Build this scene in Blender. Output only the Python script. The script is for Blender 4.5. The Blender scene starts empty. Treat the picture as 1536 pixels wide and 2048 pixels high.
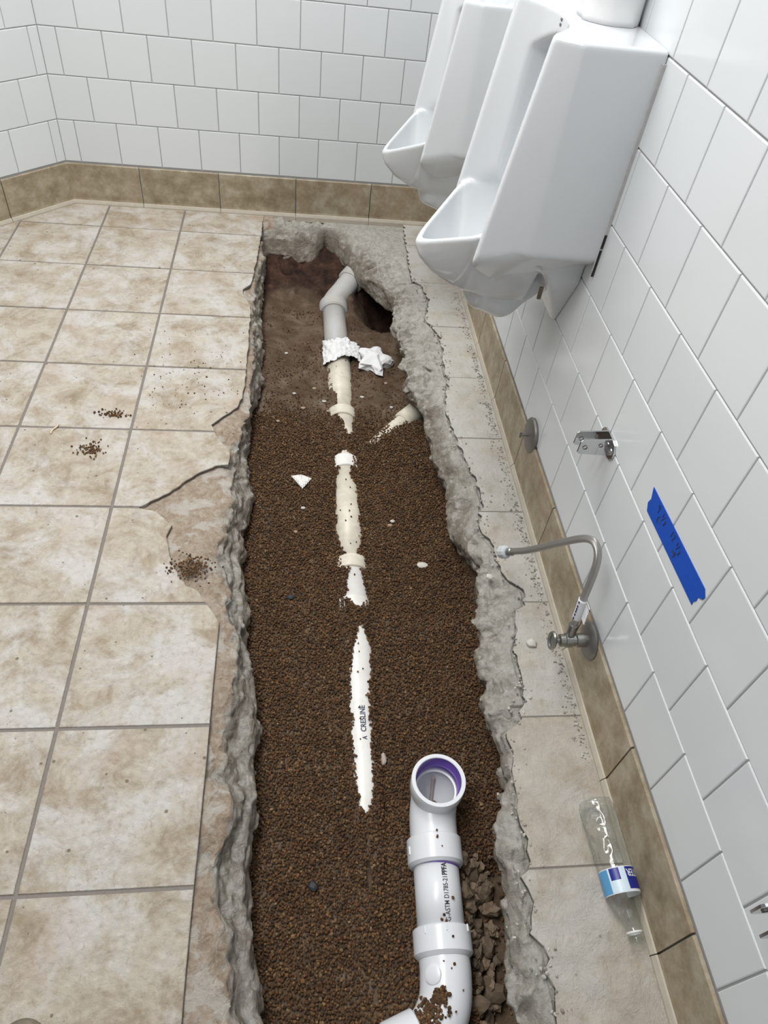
import bpy, bmesh, math, random
import numpy as np
import openvdb as vdb
from mathutils import Vector, Matrix

SC = bpy.context.scene
T = 0.3048                      # one floor tile; all numbers below are in tiles
rng = np.random.default_rng(7)
random.seed(7)

# ---------------------------------------------------------------- camera
cam_d = bpy.data.cameras.new('camera')
cam = bpy.data.objects.new('camera', cam_d)
SC.collection.objects.link(cam)
cam_d.sensor_fit = 'AUTO'
cam_d.sensor_width = 36.0
cam_d.lens = 1415.67 / 2048 * 36.0
cam_d.clip_start = 0.05
RIGHT = Vector((0.99169899, -0.07800569, 0.1022166))
DOWN = Vector((0.01214347, -0.73458544, -0.67840752))
FWD = Vector((0.12800648, 0.67401732, -0.72754038))
M = Matrix((RIGHT, -DOWN, -FWD)).transposed().to_4x4()
M.translation = Vector((2.51909, -9.25221, 4.56469)) * T
cam.matrix_world = M
SC.camera = cam

# ---------------------------------------------------------------- world, lights, exposure
SC.view_settings.view_transform = 'Standard'
SC.view_settings.look = 'None'
SC.view_settings.gamma = 1.0
SC.view_settings.use_curve_mapping = False
SC.view_settings.exposure = -0.04
w = bpy.data.worlds.new('room_light')
SC.world = w
w.use_nodes = True
bg = w.node_tree.nodes['Background']
bg.inputs[0].default_value = (0.93, 0.96, 1.0, 1)
bg.inputs[1].default_value = 0.26

def area(name, loc, sx, sy, power, col=(1.0, 0.985, 0.96)):
    d = bpy.data.lights.new(name, 'AREA')
    d.shape = 'RECTANGLE'
    d.size = sx * T
    d.size_y = sy * T
    d.energy = power
    d.color = col
    o = bpy.data.objects.new(name, d)
    SC.collection.objects.link(o)
    o.location = Vector(loc) * T
    return o
area('ceiling_lamp', (1.2, -1.6, 9.0), 2, 4, 36)
area('ceiling_lamp', (0.4, -5.6, 9.0), 2, 4, 36)
area('ceiling_lamp', (-0.4, -7.9, 9.0), 2, 4, 22)

# ---------------------------------------------------------------- helpers
ORG = {}
def setp(o, label=None, cat=None, kind=None, group=None):
    if label: o['label'] = label
    if cat: o['category'] = cat
    if kind: o['kind'] = kind
    if group: o['group'] = group
    return o
def empty(name, loc, label=None, cat=None, kind=None, group=None):
    o = bpy.data.objects.new(name, None)
    SC.collection.objects.link(o)
    o.location = Vector(loc) * T
    o.empty_display_size = 0.03
    ORG[o] = np.array(loc, float)
    return setp(o, label, cat, kind, group)
def mk(name, V, F, mat, parent=None, smooth=False, origin=None):
    """one mesh object from world-space vertices (tile units)"""
    V = np.asarray(V, float)
    par = ORG[parent] if parent is not None else np.zeros(3)
    org = np.asarray(origin, float) if origin is not None else (par if parent is not None else V.mean(0))
    me = bpy.data.meshes.new(name)
    me.from_pydata(((V - org) * T).tolist(), [], [list(map(int, f)) for f in F])
    if smooth:
        me.polygons.foreach_set('use_smooth', [True] * len(me.polygons))
    if mat: me.materials.append(mat)
    me.update()
    o = bpy.data.objects.new(name, me)
    SC.collection.objects.link(o)
    o.location = Vector((org - par) * T)
    if parent is not None: o.parent = parent
    ORG[o] = org
    return o
def mk_big(name, V, F, mat, parent=None, smooth=False, colors=None):
    """large mesh, faces all of one size, through foreach_set"""
    V = np.asarray(V, np.float32); F = np.asarray(F, np.int32)
    par = ORG[parent] if parent is not None else np.zeros(3)
    me = bpy.data.meshes.new(name)
    n, k = F.shape
    me.vertices.add(len(V)); me.vertices.foreach_set('co', ((V - par) * T).astype(np.float32).ravel())
    me.loops.add(n * k); me.loops.foreach_set('vertex_index', F.ravel())
    me.polygons.add(n)
    me.polygons.foreach_set('loop_start', np.arange(0, n * k, k, dtype=np.int32))
    me.polygons.foreach_set('use_smooth', np.full(n, bool(smooth)))
    if mat: me.materials.append(mat)
    if colors is not None:
        a = me.color_attributes.new('tint', 'FLOAT_COLOR', 'POINT')
        a.data.foreach_set('color', np.asarray(colors, np.float32).ravel())
    me.update(calc_edges=True); me.validate()
    o = bpy.data.objects.new(name, me)
    SC.collection.objects.link(o)
    if parent is not None: o.parent = parent
    ORG[o] = par
    return o
def copy_of(src, parent, loc):
    o = src.copy()
    SC.collection.objects.link(o)
    o.parent = parent
    o.location = Vector((np.asarray(loc, float) - ORG[parent]) * T)
    return o
def frames(P):
    P = np.asarray(P, float)
    t = np.gradient(P, axis=0); t /= np.linalg.norm(t, axis=1)[:, None]
    a = np.array([0, 0, 1.]) if abs(t[0][2]) < .9 else np.array([1., 0, 0])
    n = np.cross(t[0], a); n /= np.linalg.norm(n)
    N = [n]
    for i in range(1, len(P)):
        n = N[-1] - t[i] * (N[-1] @ t[i]); n /= np.linalg.norm(n); N.append(n)
    N = np.array(N)
    return t, N, np.cross(t, N)
def sweep(P, R, seg=32, cap=True, off=0):
    """tube of radius R along P -> verts, faces"""
    P = np.asarray(P, float); R = np.broadcast_to(np.asarray(R, float), (len(P),))
    t, N, B = frames(P)
    a = np.arange(seg) * 2 * math.pi / seg
    V = P[:, None, :] + R[:, None, None] * (np.cos(a)[None, :, None] * N[:, None, :] + np.sin(a)[None, :, None] * B[:, None, :])
    V = V.reshape(-1, 3); F = []
    for i in range(len(P) - 1):
        for j in range(seg):
            k = (j + 1) % seg
            F.append([off + i * seg + j, off + i * seg + k, off + (i + 1) * seg + k, off + (i + 1) * seg + j])
    if cap:
        F.append([off + j for j in range(seg)][::-1]); F.append([off + (len(P) - 1) * seg + j for j in range(seg)])
    return V, F
def lathe(c, axis, prof, seg=32, up=None):
    """prof: (distance along axis, radius) points; axis direction"""
    axis = np.asarray(axis, float); axis /= np.linalg.norm(axis)
    a = np.array([0, 0, 1.]) if abs(axis[2]) < .9 else np.array([1., 0, 0])
    n = np.cross(axis, a); n /= np.linalg.norm(n); b = np.cross(axis, n)
    ang = np.arange(seg) * 2 * math.pi / seg
    V = []
    for d, r in prof:
        for q in ang: V.append(np.asarray(c) + axis * d + r * (math.cos(q) * n + math.sin(q) * b))
    F = []
    for i in range(len(prof) - 1):
        for j in range(seg):
            k = (j + 1) % seg
            F.append([i * seg + j, i * seg + k, (i + 1) * seg + k, (i + 1) * seg + j])
    return np.array(V), F
def box(c, s, bev=0.0):
    bm = bmesh.new()
    bmesh.ops.create_cube(bm, size=1)
    for v in bm.verts: v.co = Vector((v.co.x * s[0], v.co.y * s[1], v.co.z * s[2]))
    if bev: bmesh.ops.bevel(bm, geom=bm.edges[:], offset=bev, segments=2, affect='EDGES', profile=.6)
    bm.verts.index_update()
    V = np.array([v.co[:] for v in bm.verts]) + np.asarray(c); F = [[v.index for v in f.verts] for f in bm.faces]
    bm.free(); return V, F
def joinm(*parts):
    V = []; F = []; n = 0
    for v, f in parts:
        V.append(np.asarray(v)); F += [[i + n for i in q] for q in f]; n += len(v)
    return np.vstack(V), F
def catmull(pts, n=12):
    P = np.asarray(pts, float); P = np.vstack([2 * P[0] - P[1], P, 2 * P[-1] - P[-2]])
    out = []
    for i in range(1, len(P) - 2):
        for k in range(n):
            t = k / n
            out.append(.5 * ((2 * P[i]) + (-P[i - 1] + P[i + 1]) * t + (2 * P[i - 1] - 5 * P[i] + 4 * P[i + 1] - P[i + 2]) * t * t + (-P[i - 1] + 3 * P[i] - 3 * P[i + 1] + P[i + 2]) * t ** 3))
    out.append(P[-2]); return np.array(out)
# value noise on arrays
TAB = np.random.default_rng(3).random(64 ** 3).astype(np.float32)
def vnoise(x, y, z, s=0):
    x = np.asarray(x, np.float32) + 17.3 * s + 100; y = np.asarray(y, np.float32) + 9.1 * s + 100; z = np.asarray(z, np.float32) + 5.7 * s + 100
    ix = np.floor(x).astype(np.int32); iy = np.floor(y).astype(np.int32); iz = np.floor(z).astype(np.int32)
    fx = x - ix; fy = y - iy; fz = z - iz
    fx = fx * fx * (3 - 2 * fx); fy = fy * fy * (3 - 2 * fy); fz = fz * fz * (3 - 2 * fz)
    x0 = (ix & 63) * 4096; x1 = ((ix + 1) & 63) * 4096; y0 = (iy & 63) * 64; y1 = ((iy + 1) & 63) * 64; z0 = iz & 63; z1 = (iz + 1) & 63
    a = TAB[x0 + y0 + z0] * (1 - fz) + TAB[x0 + y0 + z1] * fz
    b = TAB[x0 + y1 + z0] * (1 - fz) + TAB[x0 + y1 + z1] * fz
    c = TAB[x1 + y0 + z0] * (1 - fz) + TAB[x1 + y0 + z1] * fz
    d = TAB[x1 + y1 + z0] * (1 - fz) + TAB[x1 + y1 + z1] * fz
    return ((a * (1 - fy) + b * fy) * (1 - fx) + (c * (1 - fy) + d * fy) * fx) * 2 - 1
def fbm(x, y, z, f, o=3, s=0, ridged=False):
    t = 0; amp = 1; tot = 0
    for i in range(o):
        n = vnoise(x * f, y * f, z * f, s + i)
        if ridged: n = 1 - 2 * np.abs(n)
        t = t + amp * n; tot += amp; amp *= .5; f *= 2.1
    return t / tot
def vdb_mesh(f, lo, h):
    g = vdb.FloatGrid(background=float(h * 3))
    g.copyFromArray(np.ascontiguousarray(f.astype(np.float64)))
    p, q = g.convertToQuads(isovalue=0.0)
    return p * h + np.asarray(lo), q[:, ::-1]
def smin(a, b, k):
    h = np.clip(.5 + .5 * (b - a) / k, 0, 1)
    return b * (1 - h) + a * h - k * h * (1 - h)
def smax(a, b, k): return -smin(-a, -b, k)
def sst(a, b, x):
    t = np.clip((x - a) / (b - a), 0, 1); return t * t * (3 - 2 * t)
def text_mesh(s, size=1.0, bold=0.0):
    cu = bpy.data.curves.new('t', 'FONT'); cu.body = s; cu.size = size; cu.offset = bold; cu.resolution_u = 3
    ob = bpy.data.objects.new('t', cu); SC.collection.objects.link(ob)
    dg = bpy.context.evaluated_depsgraph_get()
    me = bpy.data.meshes.new_from_object(ob.evaluated_get(dg))
    V = np.array([v.co[:] for v in me.vertices]); F = [list(p.vertices) for p in me.polygons]
    bpy.data.objects.remove(ob); bpy.data.curves.remove(cu); bpy.data.meshes.remove(me)
    return V, F
def ico(sub=1):
    bm = bmesh.new(); bmesh.ops.create_icosphere(bm, subdivisions=sub, radius=1)
    bm.verts.index_update()
    V = np.array([v.co[:] for v in bm.verts]); F = np.array([[v.index for v in f.verts] for f in bm.faces]); bm.free(); return V, F

# ---------------------------------------------------------------- materials
class NT:
    def __init__(s, name):
        s.m = bpy.data.materials.new(name); s.m.use_nodes = True; s.t = s.m.node_tree; s.n = s.t.nodes; s.b = s.n['Principled BSDF']
    def new(s, ty, **k):
        n = s.n.new(ty)
        for a, v in k.items(): setattr(n, a, v)
        return n
    def link(s, a, b): s.t.links.new(a, b)
    def coords(s, scale=1.0, rand=True):
        tc = s.new('ShaderNodeTexCoord')
        out = tc.outputs['Object']
        if rand:
            oi = s.new('ShaderNodeObjectInfo'); vm = s.new('ShaderNodeVectorMath', operation='MULTIPLY_ADD')
            cx = s.new('ShaderNodeCombineXYZ')
            for i in range(3): s.link(oi.outputs['Random'], cx.inputs[i])
            vm.inputs[1].default_value = (37, 53, 71)
            s.link(cx.outputs[0], vm.inputs[0]); s.link(out, vm.inputs[2]); out = vm.outputs[0]
        return out
    def noise(s, co, scale, detail=4, rough=.55, dist=0, vec=None):
        n = s.new('ShaderNodeTexNoise'); n.inputs['Scale'].default_value = scale / T; n.inputs['Detail'].default_value = detail
        n.inputs['Roughness'].default_value = rough; n.inputs['Distortion'].default_value = dist
        if vec:
            mp = s.new('ShaderNodeMapping'); mp.inputs['Scale'].default_value = vec; s.link(co, mp.inputs['Vector']); co = mp.outputs[0]
        s.link(co, n.inputs['Vector']); return n.outputs['Fac']
    def voro(s, co, scale, feature='F1', rnd=1.0):
        n = s.new('ShaderNodeTexVoronoi', feature=feature); n.inputs['Scale'].default_value = scale / T; n.inputs['Randomness'].default_value = rnd
        s.link(co, n.inputs['Vector']); return n
    def ramp(s, fac, stops, interp='LINEAR'):
        r = s.new('ShaderNodeValToRGB'); r.color_ramp.interpolation = interp
        e = r.color_ramp.elements
        while len(e) < len(stops): e.new(.5)
        for el, (p, c) in zip(e, stops):
            el.position = p; el.color = (*c, 1) if len(c) == 3 else c
        s.link(fac, r.inputs[0]); return r.outputs[0]
    def mix(s, fac, a, b, mode='MIX'):
        m = s.new('ShaderNodeMix', data_type='RGBA', blend_type=mode)
        for sock, v in ((m.inputs[0], fac), (m.inputs[6], a), (m.inputs[7], b)):
            if isinstance(v, (int, float)): sock.default_value = v
            elif isinstance(v, tuple): sock.default_value = (*v, 1)
            else: s.link(v, sock)
        return m.outputs[2]
    def math(s, op, a, b=0.0, clamp=False):
        m = s.new('ShaderNodeMath', operation=op, use_clamp=clamp)
        for sock, v in ((m.inputs[0], a), (m.inputs[1], b)):
            if isinstance(v, (int, float)): sock.default_value = v
            else: s.link(v, sock)
        return m.outputs[0]
    def bump(s, h, strength, dist=.002):
        b = s.new('ShaderNodeBump'); b.inputs['Strength'].default_value = strength; b.inputs['Distance'].default_value = dist
        s.link(h, b.inputs['Height']); s.link(b.outputs[0], s.b.inputs['Normal'])
    def base(s, c):
        if isinstance(c, tuple): s.b.inputs['Base Color'].default_value = (*c, 1)
        else: s.link(c, s.b.inputs['Base Color'])
    def set(s, **k):
        for a, v in k.items(): s.b.inputs[a.replace('_', ' ')].default_value = v
        return s
def plain(name, col, rough=.5, metal=0.0, spec=.5, bump=0, bscale=20, var=0.0):
    n = NT(name); co = n.coords()
    f = n.noise(co, bscale, 3)
    c2 = tuple(min(1, c * (1 - var)) for c in col)
    n.base(n.mix(f, c2, col) if var else col)
    n.set(Roughness=rough, Metallic=metal); n.b.inputs['Specular IOR Level'].default_value = spec
    if bump: n.bump(f, bump)
    return n.m

def m_floor_tile(name, dusty=0.0, dust=(.57, .53, .47)):
    n = NT(name); co = n.coords()
    big = n.noise(co, 2.2, 8, .68, .4)
    mid = n.noise(co, 4.2, 10, .74, .5)
    fine = n.noise(co, 22, 7, .75, .4)
    pink = n.noise(co, 2.3, 3, .5)
    c = n.ramp(mid, [(.30, (.285, .222, .150)), (.42, (.395, .33, .245)), (.50, (.485, .425, .34)), (.59, (.555, .50, .415)), (.70, (.61, .57, .50))])
    c = n.mix(n.ramp(big, [(.46, (0, 0, 0)), (.60, (.9, .9, .9))]), c, (.63, .605, .58))
    c = n.mix(n.ramp(pink, [(.55, (0, 0, 0)), (.72, (.35, .35, .35))]), c, (.50, .385, .31))
    c = n.mix(n.ramp(fine, [(.34, (.55, .55, .55)), (.47, (0, 0, 0))]), c, (.34, .275, .20))
    v = n.voro(co, 15)
    sep = n.new('ShaderNodeSeparateColor'); n.link(v.outputs['Color'], sep.inputs[0])
    rad = n.math('MULTIPLY', n.math('GREATER_THAN', sep.outputs[0], .83), n.math('MULTIPLY', sep.outputs[1], .20))
    pit = n.math('LESS_THAN', v.outputs['Distance'], rad)
    c = n.mix(n.math('MULTIPLY', pit, .8), c, (.16, .125, .09))
    if dusty:
        d = n.ramp(n.noise(co, 3.2, 6, .65, .5), [(.34, (.25, .25, .25)), (.58, (1, 1, 1))])
        c = n.mix(n.math('MULTIPLY', d, dusty), c, dust)
    n.base(c); n.set(Roughness=.62 if dusty else .45)
    h = n.math('ADD', n.math('MULTIPLY', mid, .8), n.math('MULTIPLY', fine, 1.0))
    h = n.math('SUBTRACT', h, n.math('MULTIPLY', pit, .25))
    if dusty:
        q = n.noise(co, 7, 9, .72, .4)
        h = n.math('ADD', n.math('MULTIPLY', h, .5), n.math('MULTIPLY', q, 2.2))
    n.bump(h, .85, .006)
    return n.m
M_TILE = m_floor_tile('travertine_tile'); M_TILE_D = m_floor_tile('dusty_travertine_tile', .66); M_TILE_C = m_floor_tile('mortar_coated_tile', .95, (.585, .565, .525))

def m_wall_tile():
    n = NT('white_glazed_tile'); co = n.coords()
    oi = n.new('ShaderNodeObjectInfo')
    c = n.mix(oi.outputs['Random'], (.685, .715, .73), (.715, .745, .76))
    n.base(c); n.set(Roughness=.16); n.bump(n.noise(co, 2.0, 1), .05, .002)
    return n.m
M_WALL = m_wall_tile()
M_GROUT_W = plain('wall_grout', (.40, .40, .40), .8, bump=.2, bscale=60)
M_GROUT_F = plain('floor_grout', (.235, .21, .19), .9, bump=.4, bscale=50, var=.3)
def m_base():
    n = NT('brown_stone_base'); co = n.coords()
    a = n.noise(co, 5, 9, .72, .15); b = n.noise(co, 1.7, 4); f = n.noise(co, 26, 6, .75)
    c = n.ramp(a, [(.30, (.20, .155, .095)), (.46, (.30, .245, .16)), (.56, (.37, .315, .225)), (.70, (.47, .42, .33))])
    c = n.mix(n.ramp(b, [(.52, (0, 0, 0)), (.7, (.4, .4, .4))]), c, (.36, .25, .17))
    c = n.mix(n.ramp(f, [(.60, (0, 0, 0)), (.70, (.5, .5, .5))]), c, (.52, .48, .40))
    n.base(c); n.set(Roughness=.5); n.bump(n.math('ADD', a, n.math('MULTIPLY', f, .5)), .35, .003)
    return n.m
M_BASE = m_base()
M_CAULK = plain('pale_base_foot', (.52, .47, .385), .6, bump=.5, bscale=14, var=.25)
def m_concrete():
    n = NT('broken_concrete'); co = n.coords(rand=False)
    a = n.noise(co, 5, 8, .7, .4); b = n.noise(co, 1.4, 4); f = n.noise(co, 24, 8, .8); g = n.noise(co, 16, 8, .72, .6)
    c = n.ramp(a, [(.30, (.225, .20, .165)), (.43, (.37, .34, .29)), (.54, (.48, .45, .395)), (.70, (.60, .575, .52))])
    c = n.mix(n.ramp(b, [(.45, (0, 0, 0)), (.65, (.5, .5, .5))]), c, (.40, .37, .325))
    c = n.mix(n.ramp(f, [(.30, (.5, .5, .5)), (.42, (0, 0, 0))]), c, (.13, .115, .10))
    # dirt and painted-in shade together darken the broken faces low in the slab
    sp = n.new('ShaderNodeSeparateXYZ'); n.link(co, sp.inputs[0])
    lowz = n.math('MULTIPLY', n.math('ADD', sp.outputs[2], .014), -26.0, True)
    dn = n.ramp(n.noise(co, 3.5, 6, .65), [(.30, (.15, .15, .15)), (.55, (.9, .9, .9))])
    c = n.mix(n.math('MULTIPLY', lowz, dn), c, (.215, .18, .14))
    # pale dust settled on faces that point up
    ge = n.new('ShaderNodeNewGeometry'); sz = n.new('ShaderNodeSeparateXYZ'); n.link(ge.outputs['True Normal'], sz.inputs[0])
    du = n.math('MULTIPLY', n.math('MULTIPLY', n.math('SUBTRACT', sz.outputs[2], .55), 2.5, True), n.ramp(g, [(.38, (.1, .1, .1)), (.6, (.85, .85, .85))]))
    c = n.mix(du, c, (.62, .60, .56))
    # tan setting mortar under the left tiles
    sep = n.new('ShaderNodeSeparateXYZ'); n.link(co, sep.inputs[0])
    left = n.math('LESS_THAN', sep.outputs[0], 2.22 * T); top = n.math('GREATER_THAN', sep.outputs[2], -.088 * T)
    mask = n.math('MULTIPLY', left, top)
    mo = n.ramp(g, [(.30, (.30, .21, .14)), (.47, (.43, .325, .235)), (.57, (.50, .41, .32)), (.72, (.60, .54, .46))])
    mo = n.mix(n.ramp(n.noise(co, 4.5, 5, .6, .4), [(.53, (0, 0, 0)), (.58, (.75, .75, .75))]), mo, (.64, .60, .54))
    c = n.mix(n.math('MULTIPLY', mask, .85), c, mo)
    n.base(c); n.set(Roughness=.92); n.b.inputs['Specular IOR Level'].default_value = .25
    vc = n.new('ShaderNodeVectorMath', operation='ADD'); nn_ = n.new('ShaderNodeTexNoise'); nn_.inputs['Scale'].default_value = 12; nn_.inputs['Detail'].default_value = 4; n.link(co, nn_.inputs['Vector'])
    sc_ = n.new('ShaderNodeVectorMath', operation='SCALE'); sc_.inputs['Scale'].default_value = .06; n.link(nn_.outputs['Color'], sc_.inputs[0]); n.link(co, vc.inputs[0]); n.link(sc_.outputs[0], vc.inputs[1])
    ed = n.math('MINIMUM', n.voro(vc.outputs[0], 7, 'DISTANCE_TO_EDGE').outputs['Distance'], .10)
    n.bump(n.math('ADD', n.math('ADD', a, n.math('MULTIPLY', ed, 2.0)), n.math('ADD', n.math('MULTIPLY', f, .6), n.math('MULTIPLY', g, .9))), .85, .012)
    return n.m
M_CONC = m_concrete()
def m_soil():
    n = NT('damp_soil_painted_shade'); co = n.coords(rand=False)
    a = n.noise(co, 4, 8, .7, .3); f = n.noise(co, 40, 5, .7); r = n.noise(co, 2.2, 4, .6)
    c = n.ramp(a, [(.3, (.065, .040, .026)), (.5, (.125, .086, .056)), (.68, (.215, .165, .122))])
    c = n.mix(n.ramp(r, [(.5, (0, 0, 0)), (.68, (.5, .5, .5))]), c, (.125, .075, .045))
    c = n.mix(n.ramp(f, [(.60, (0, 0, 0)), (.72, (.6, .6, .6))]), c, (.26, .20, .15))
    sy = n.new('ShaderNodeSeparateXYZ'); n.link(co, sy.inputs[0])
    bank_shade = n.math('MULTIPLY', n.math('ADD', n.math('ADD', sy.outputs[1], .24), n.math('MULTIPLY', n.math('SUBTRACT', r, .5), .35)), 9.0, True)
    c = n.mix(bank_shade, c, n.ramp(a, [(.35, (.022, .014, .011)), (.5, (.055, .030, .022)), (.66, (.12, .062, .042))]))  # overhang shade at the far end, put into the soil colour
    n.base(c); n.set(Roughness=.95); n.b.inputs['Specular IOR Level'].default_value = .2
    n.bump(n.math('ADD', a, f), .9, .006)
    return n.m
M_SOIL = m_soil()
def m_grain(name='brown_grains'):
    n = NT(name); a = n.new('ShaderNodeAttribute', attribute_name='tint')
    n.base(a.outputs['Color']); n.set(Roughness=.75); n.b.inputs['Specular IOR Level'].default_value = .35
    return n.m
M_GRAIN = m_grain()
def m_pvc(name, base, dirt=.0, rough=.28):
    n = NT(name); co = n.coords()
    c = base
    if dirt:
        d = n.ramp(n.noise(co, 6, 6, .7, .6), [(.45, (0, 0, 0)), (.66, (dirt, dirt, dirt))])
        c = n.mix(d, base, (.46, .40, .31))
    n.base(c); n.set(Roughness=rough); n.bump(n.noise(co, 3, 2), .03)
    return n.m
M_PVC = m_pvc('white_pvc', (.74, .76, .79)); M_PVC_G = m_pvc('dusty_grey_pvc', (.50, .50, .495), .5, .5)
M_PVC_C = m_pvc('cream_stained_pvc', (.72, .675, .57), .45, .4); M_PVC_W = m_pvc('bright_pvc', (.80, .79, .76), .2, .35)
M_PURPLE = plain('purple_primer', (.20, .11, .50), .3, var=.35, bscale=5)
M_RESIDUE = plain('brown_residue', (.42, .36, .34), .6)
M_PORC = NT('white_porcelain').set(Roughness=.07); M_PORC.base((.70, .725, .745)); M_PORC.b.inputs['Coat Weight'].default_value = .3; M_PORC = M_PORC.m
M_CHROME = plain('polished_steel', (.62, .62, .63), .12, 1.0)
M_DULL = plain('dull_grey_metal', (.30, .29, .275), .45, .8, var=.3, bump=.2, bscale=12)
M_CORR = plain('weathered_chrome', (.42, .42, .40), .3, .9, var=.35, bump=.15, bscale=14)
M_NUT = plain('pale_grey_plastic', (.55, .58, .60), .35)
def m_braid():
    n = NT('braided_steel'); co = n.coords(rand=False)
    w1 = n.new('ShaderNodeTexWave', wave_type='BANDS', bands_direction='DIAGONAL'); w1.inputs['Scale'].default_value = 500; n.link(co, w1.inputs['Vector'])
    n.base(n.mix(w1.outputs['Fac'], (.33, .32, .31), (.62, .61, .60))); n.set(Roughness=.35, Metallic=.85); n.bump(w1.outputs['Fac'], .5, .0006)
    return n.m
M_BRAID = m_braid()
M_INK = plain('dark_ink', (.03, .03, .035), .5); M_INKB = plain('blue_black_ink', (.035, .045, .10), .5)
M_LABELW = plain('white_label', (.78, .79, .82), .45)
M_TAPE = plain('blue_masking_tape', (.0, .075, .50), .6, bump=.25, bscale=40, var=.12)
M_PAPER = plain('white_paper', (.78, .785, .79), .8, bump=.3, bscale=18, var=.05)
M_DARK = plain('dark_gap', (.02, .02, .02), .8)
M_BLACKBIT = plain('black_bits', (.02, .022, .026), .6)
M_CHIP = plain('white_chip', (.62, .59, .54), .7, bump=.4, var=.15)
M_CRUMB = m_grain('brown_crumbs')
M_BRASS = plain('mottled_brown_metal', (.24, .20, .15), .5, .5, var=.5, bump=.4, bscale=25)
M_WOOD = plain('pale_splinter', (.62, .52, .40), .7)
M_TRI = NT('perforated_plastic')
_co = M_TRI.coords(rand=False); _v = M_TRI.voro(_co, 55, rnd=.15)
M_TRI.base(M_TRI.ramp(_v.outputs['Distance'], [(.32, (.16, .13, .11)), (.40, (.72, .71, .69))])); M_TRI = M_TRI.m
def m_clear(name, tint, gl=.09, rough=.06):
    n = NT(name); n.n.remove(n.b)
    tr = n.new('ShaderNodeBsdfTransparent'); tr.inputs[0].default_value = (*tint, 1)
    g = n.new('ShaderNodeBsdfGlossy'); g.inputs['Roughness'].default_value = rough
    lw = n.new('ShaderNodeLayerWeight'); lw.inputs['Blend'].default_value = .22
    f = n.math('ADD', n.math('MULTIPLY', lw.outputs['Facing'], .30), gl)
    mx = n.new('ShaderNodeMixShader'); n.link(f, mx.inputs[0]); n.link(tr.outputs[0], mx.inputs[1]); n.link(g.outputs[0], mx.inputs[2])
    n.link(mx.outputs[0], n.n['Material Output'].inputs[0]); return n.m
M_CLEAR = m_clear('clear_bottle_plastic', (.93, .945, .945), .07, .05)
M_FILM = m_clear('clear_film', (.95, .96, .97), .12, .15)
M_LBL_B = plain('light_blue_print', (.14, .46, .82), .35, var=.55, bscale=5); M_LBL_N = plain('navy_print', (.012, .022, .25), .35); M_LBL_P = plain('pale_blue_print', (.62, .76, .86), .35)

# ---------------------------------------------------------------- outlines on the floor plane (tiles)
TL = [(2.07,.62),(2.07,0.54),(2.05,-0.09),(2.02,-0.72),(2.00,-1.01),(1.98,-1.26),(1.89,-1.38),(1.90,-1.48),(1.95,-1.61),(2.00,-1.74),(2.01,-1.99),(2.01,-2.38),(2.02,-2.97),(2.01,-3.31),(2.00,-3.47),(1.96,-3.62),(1.73,-3.90),(1.78,-4.04),(1.93,-4.26),(1.93,-4.45),(1.82,-4.47),(1.65,-4.59),(1.45,-4.82),(1.22,-5.00),(1.37,-5.05),(1.52,-5.20),(1.49,-5.32),(1.54,-5.53),(1.62,-5.70),(1.70,-5.83),(1.80,-5.88),(1.87,-6.00),(1.98,-6.17),(1.98,-6.33),(1.98,-6.99),(1.98,-7.74),(1.98,-8.65),(1.98,-9.6)]
RL = [(2.10,.7),(2.09,0.58),(2.08,0.01),(2.06,-0.62),(2.04,-1.07),(2.03,-1.53),(2.04,-1.97),(2.07,-2.57),(2.08,-3.28),(2.07,-3.68),(2.00,-3.91),(1.95,-4.20),(1.96,-4.37),(1.97,-4.60),(2.00,-4.73),(2.01,-4.83),(1.99,-4.91),(1.95,-5.05),(1.96,-5.25),(1.91,-5.35),(1.95,-5.56),(1.98,-5.73),(2.01,-5.85),(2.01,-5.91),(1.99,-5.96),(2.03,-6.08),(2.09,-6.22),(2.12,-6.34),(2.14,-6.41),(2.12,-6.52),(2.13,-6.65),(2.15,-6.73),(2.09,-6.81),(2.08,-6.92),(2.04,-7.03),(2.07,-7.17),(2.05,-7.32),(2.13,-7.39),(2.15,-7.48),(2.15,-7.58),(2.11,-7.67),(2.08,-7.74),(2.06,-7.81),(2.08,-7.99),(2.11,-8.13),(2.19,-8.21),(2.20,-8.26),(2.19,-8.38),(2.22,-8.49),(2.24,-8.64),(2.27,-8.97),(2.27,-9.6)]
BL = [(2.16,.7),(2.15,-0.05),(2.12,-0.64),(2.11,-1.18),(2.13,-1.62),(2.16,-2.23),(2.17,-2.79),(2.13,-3.07),(2.10,-3.23),(2.07,-3.46),(2.09,-3.97),(2.12,-4.34),(2.16,-4.60),(2.16,-4.76),(2.11,-5.06),(2.12,-5.22),(2.16,-5.47),(2.18,-5.67),(2.20,-6.06),(2.17,-6.15),(2.22,-6.29),(2.25,-6.46),(2.28,-6.63),(2.31,-6.76),(2.34,-6.89),(2.33,-7.07),(2.34,-7.23),(2.35,-7.40),(2.31,-7.59),(2.32,-7.68),(2.31,-7.86),(2.33,-8.09),(2.36,-8.25),(2.38,-8.43),(2.39,-8.61),(2.41,-8.95),(2.41,-9.6)]
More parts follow.
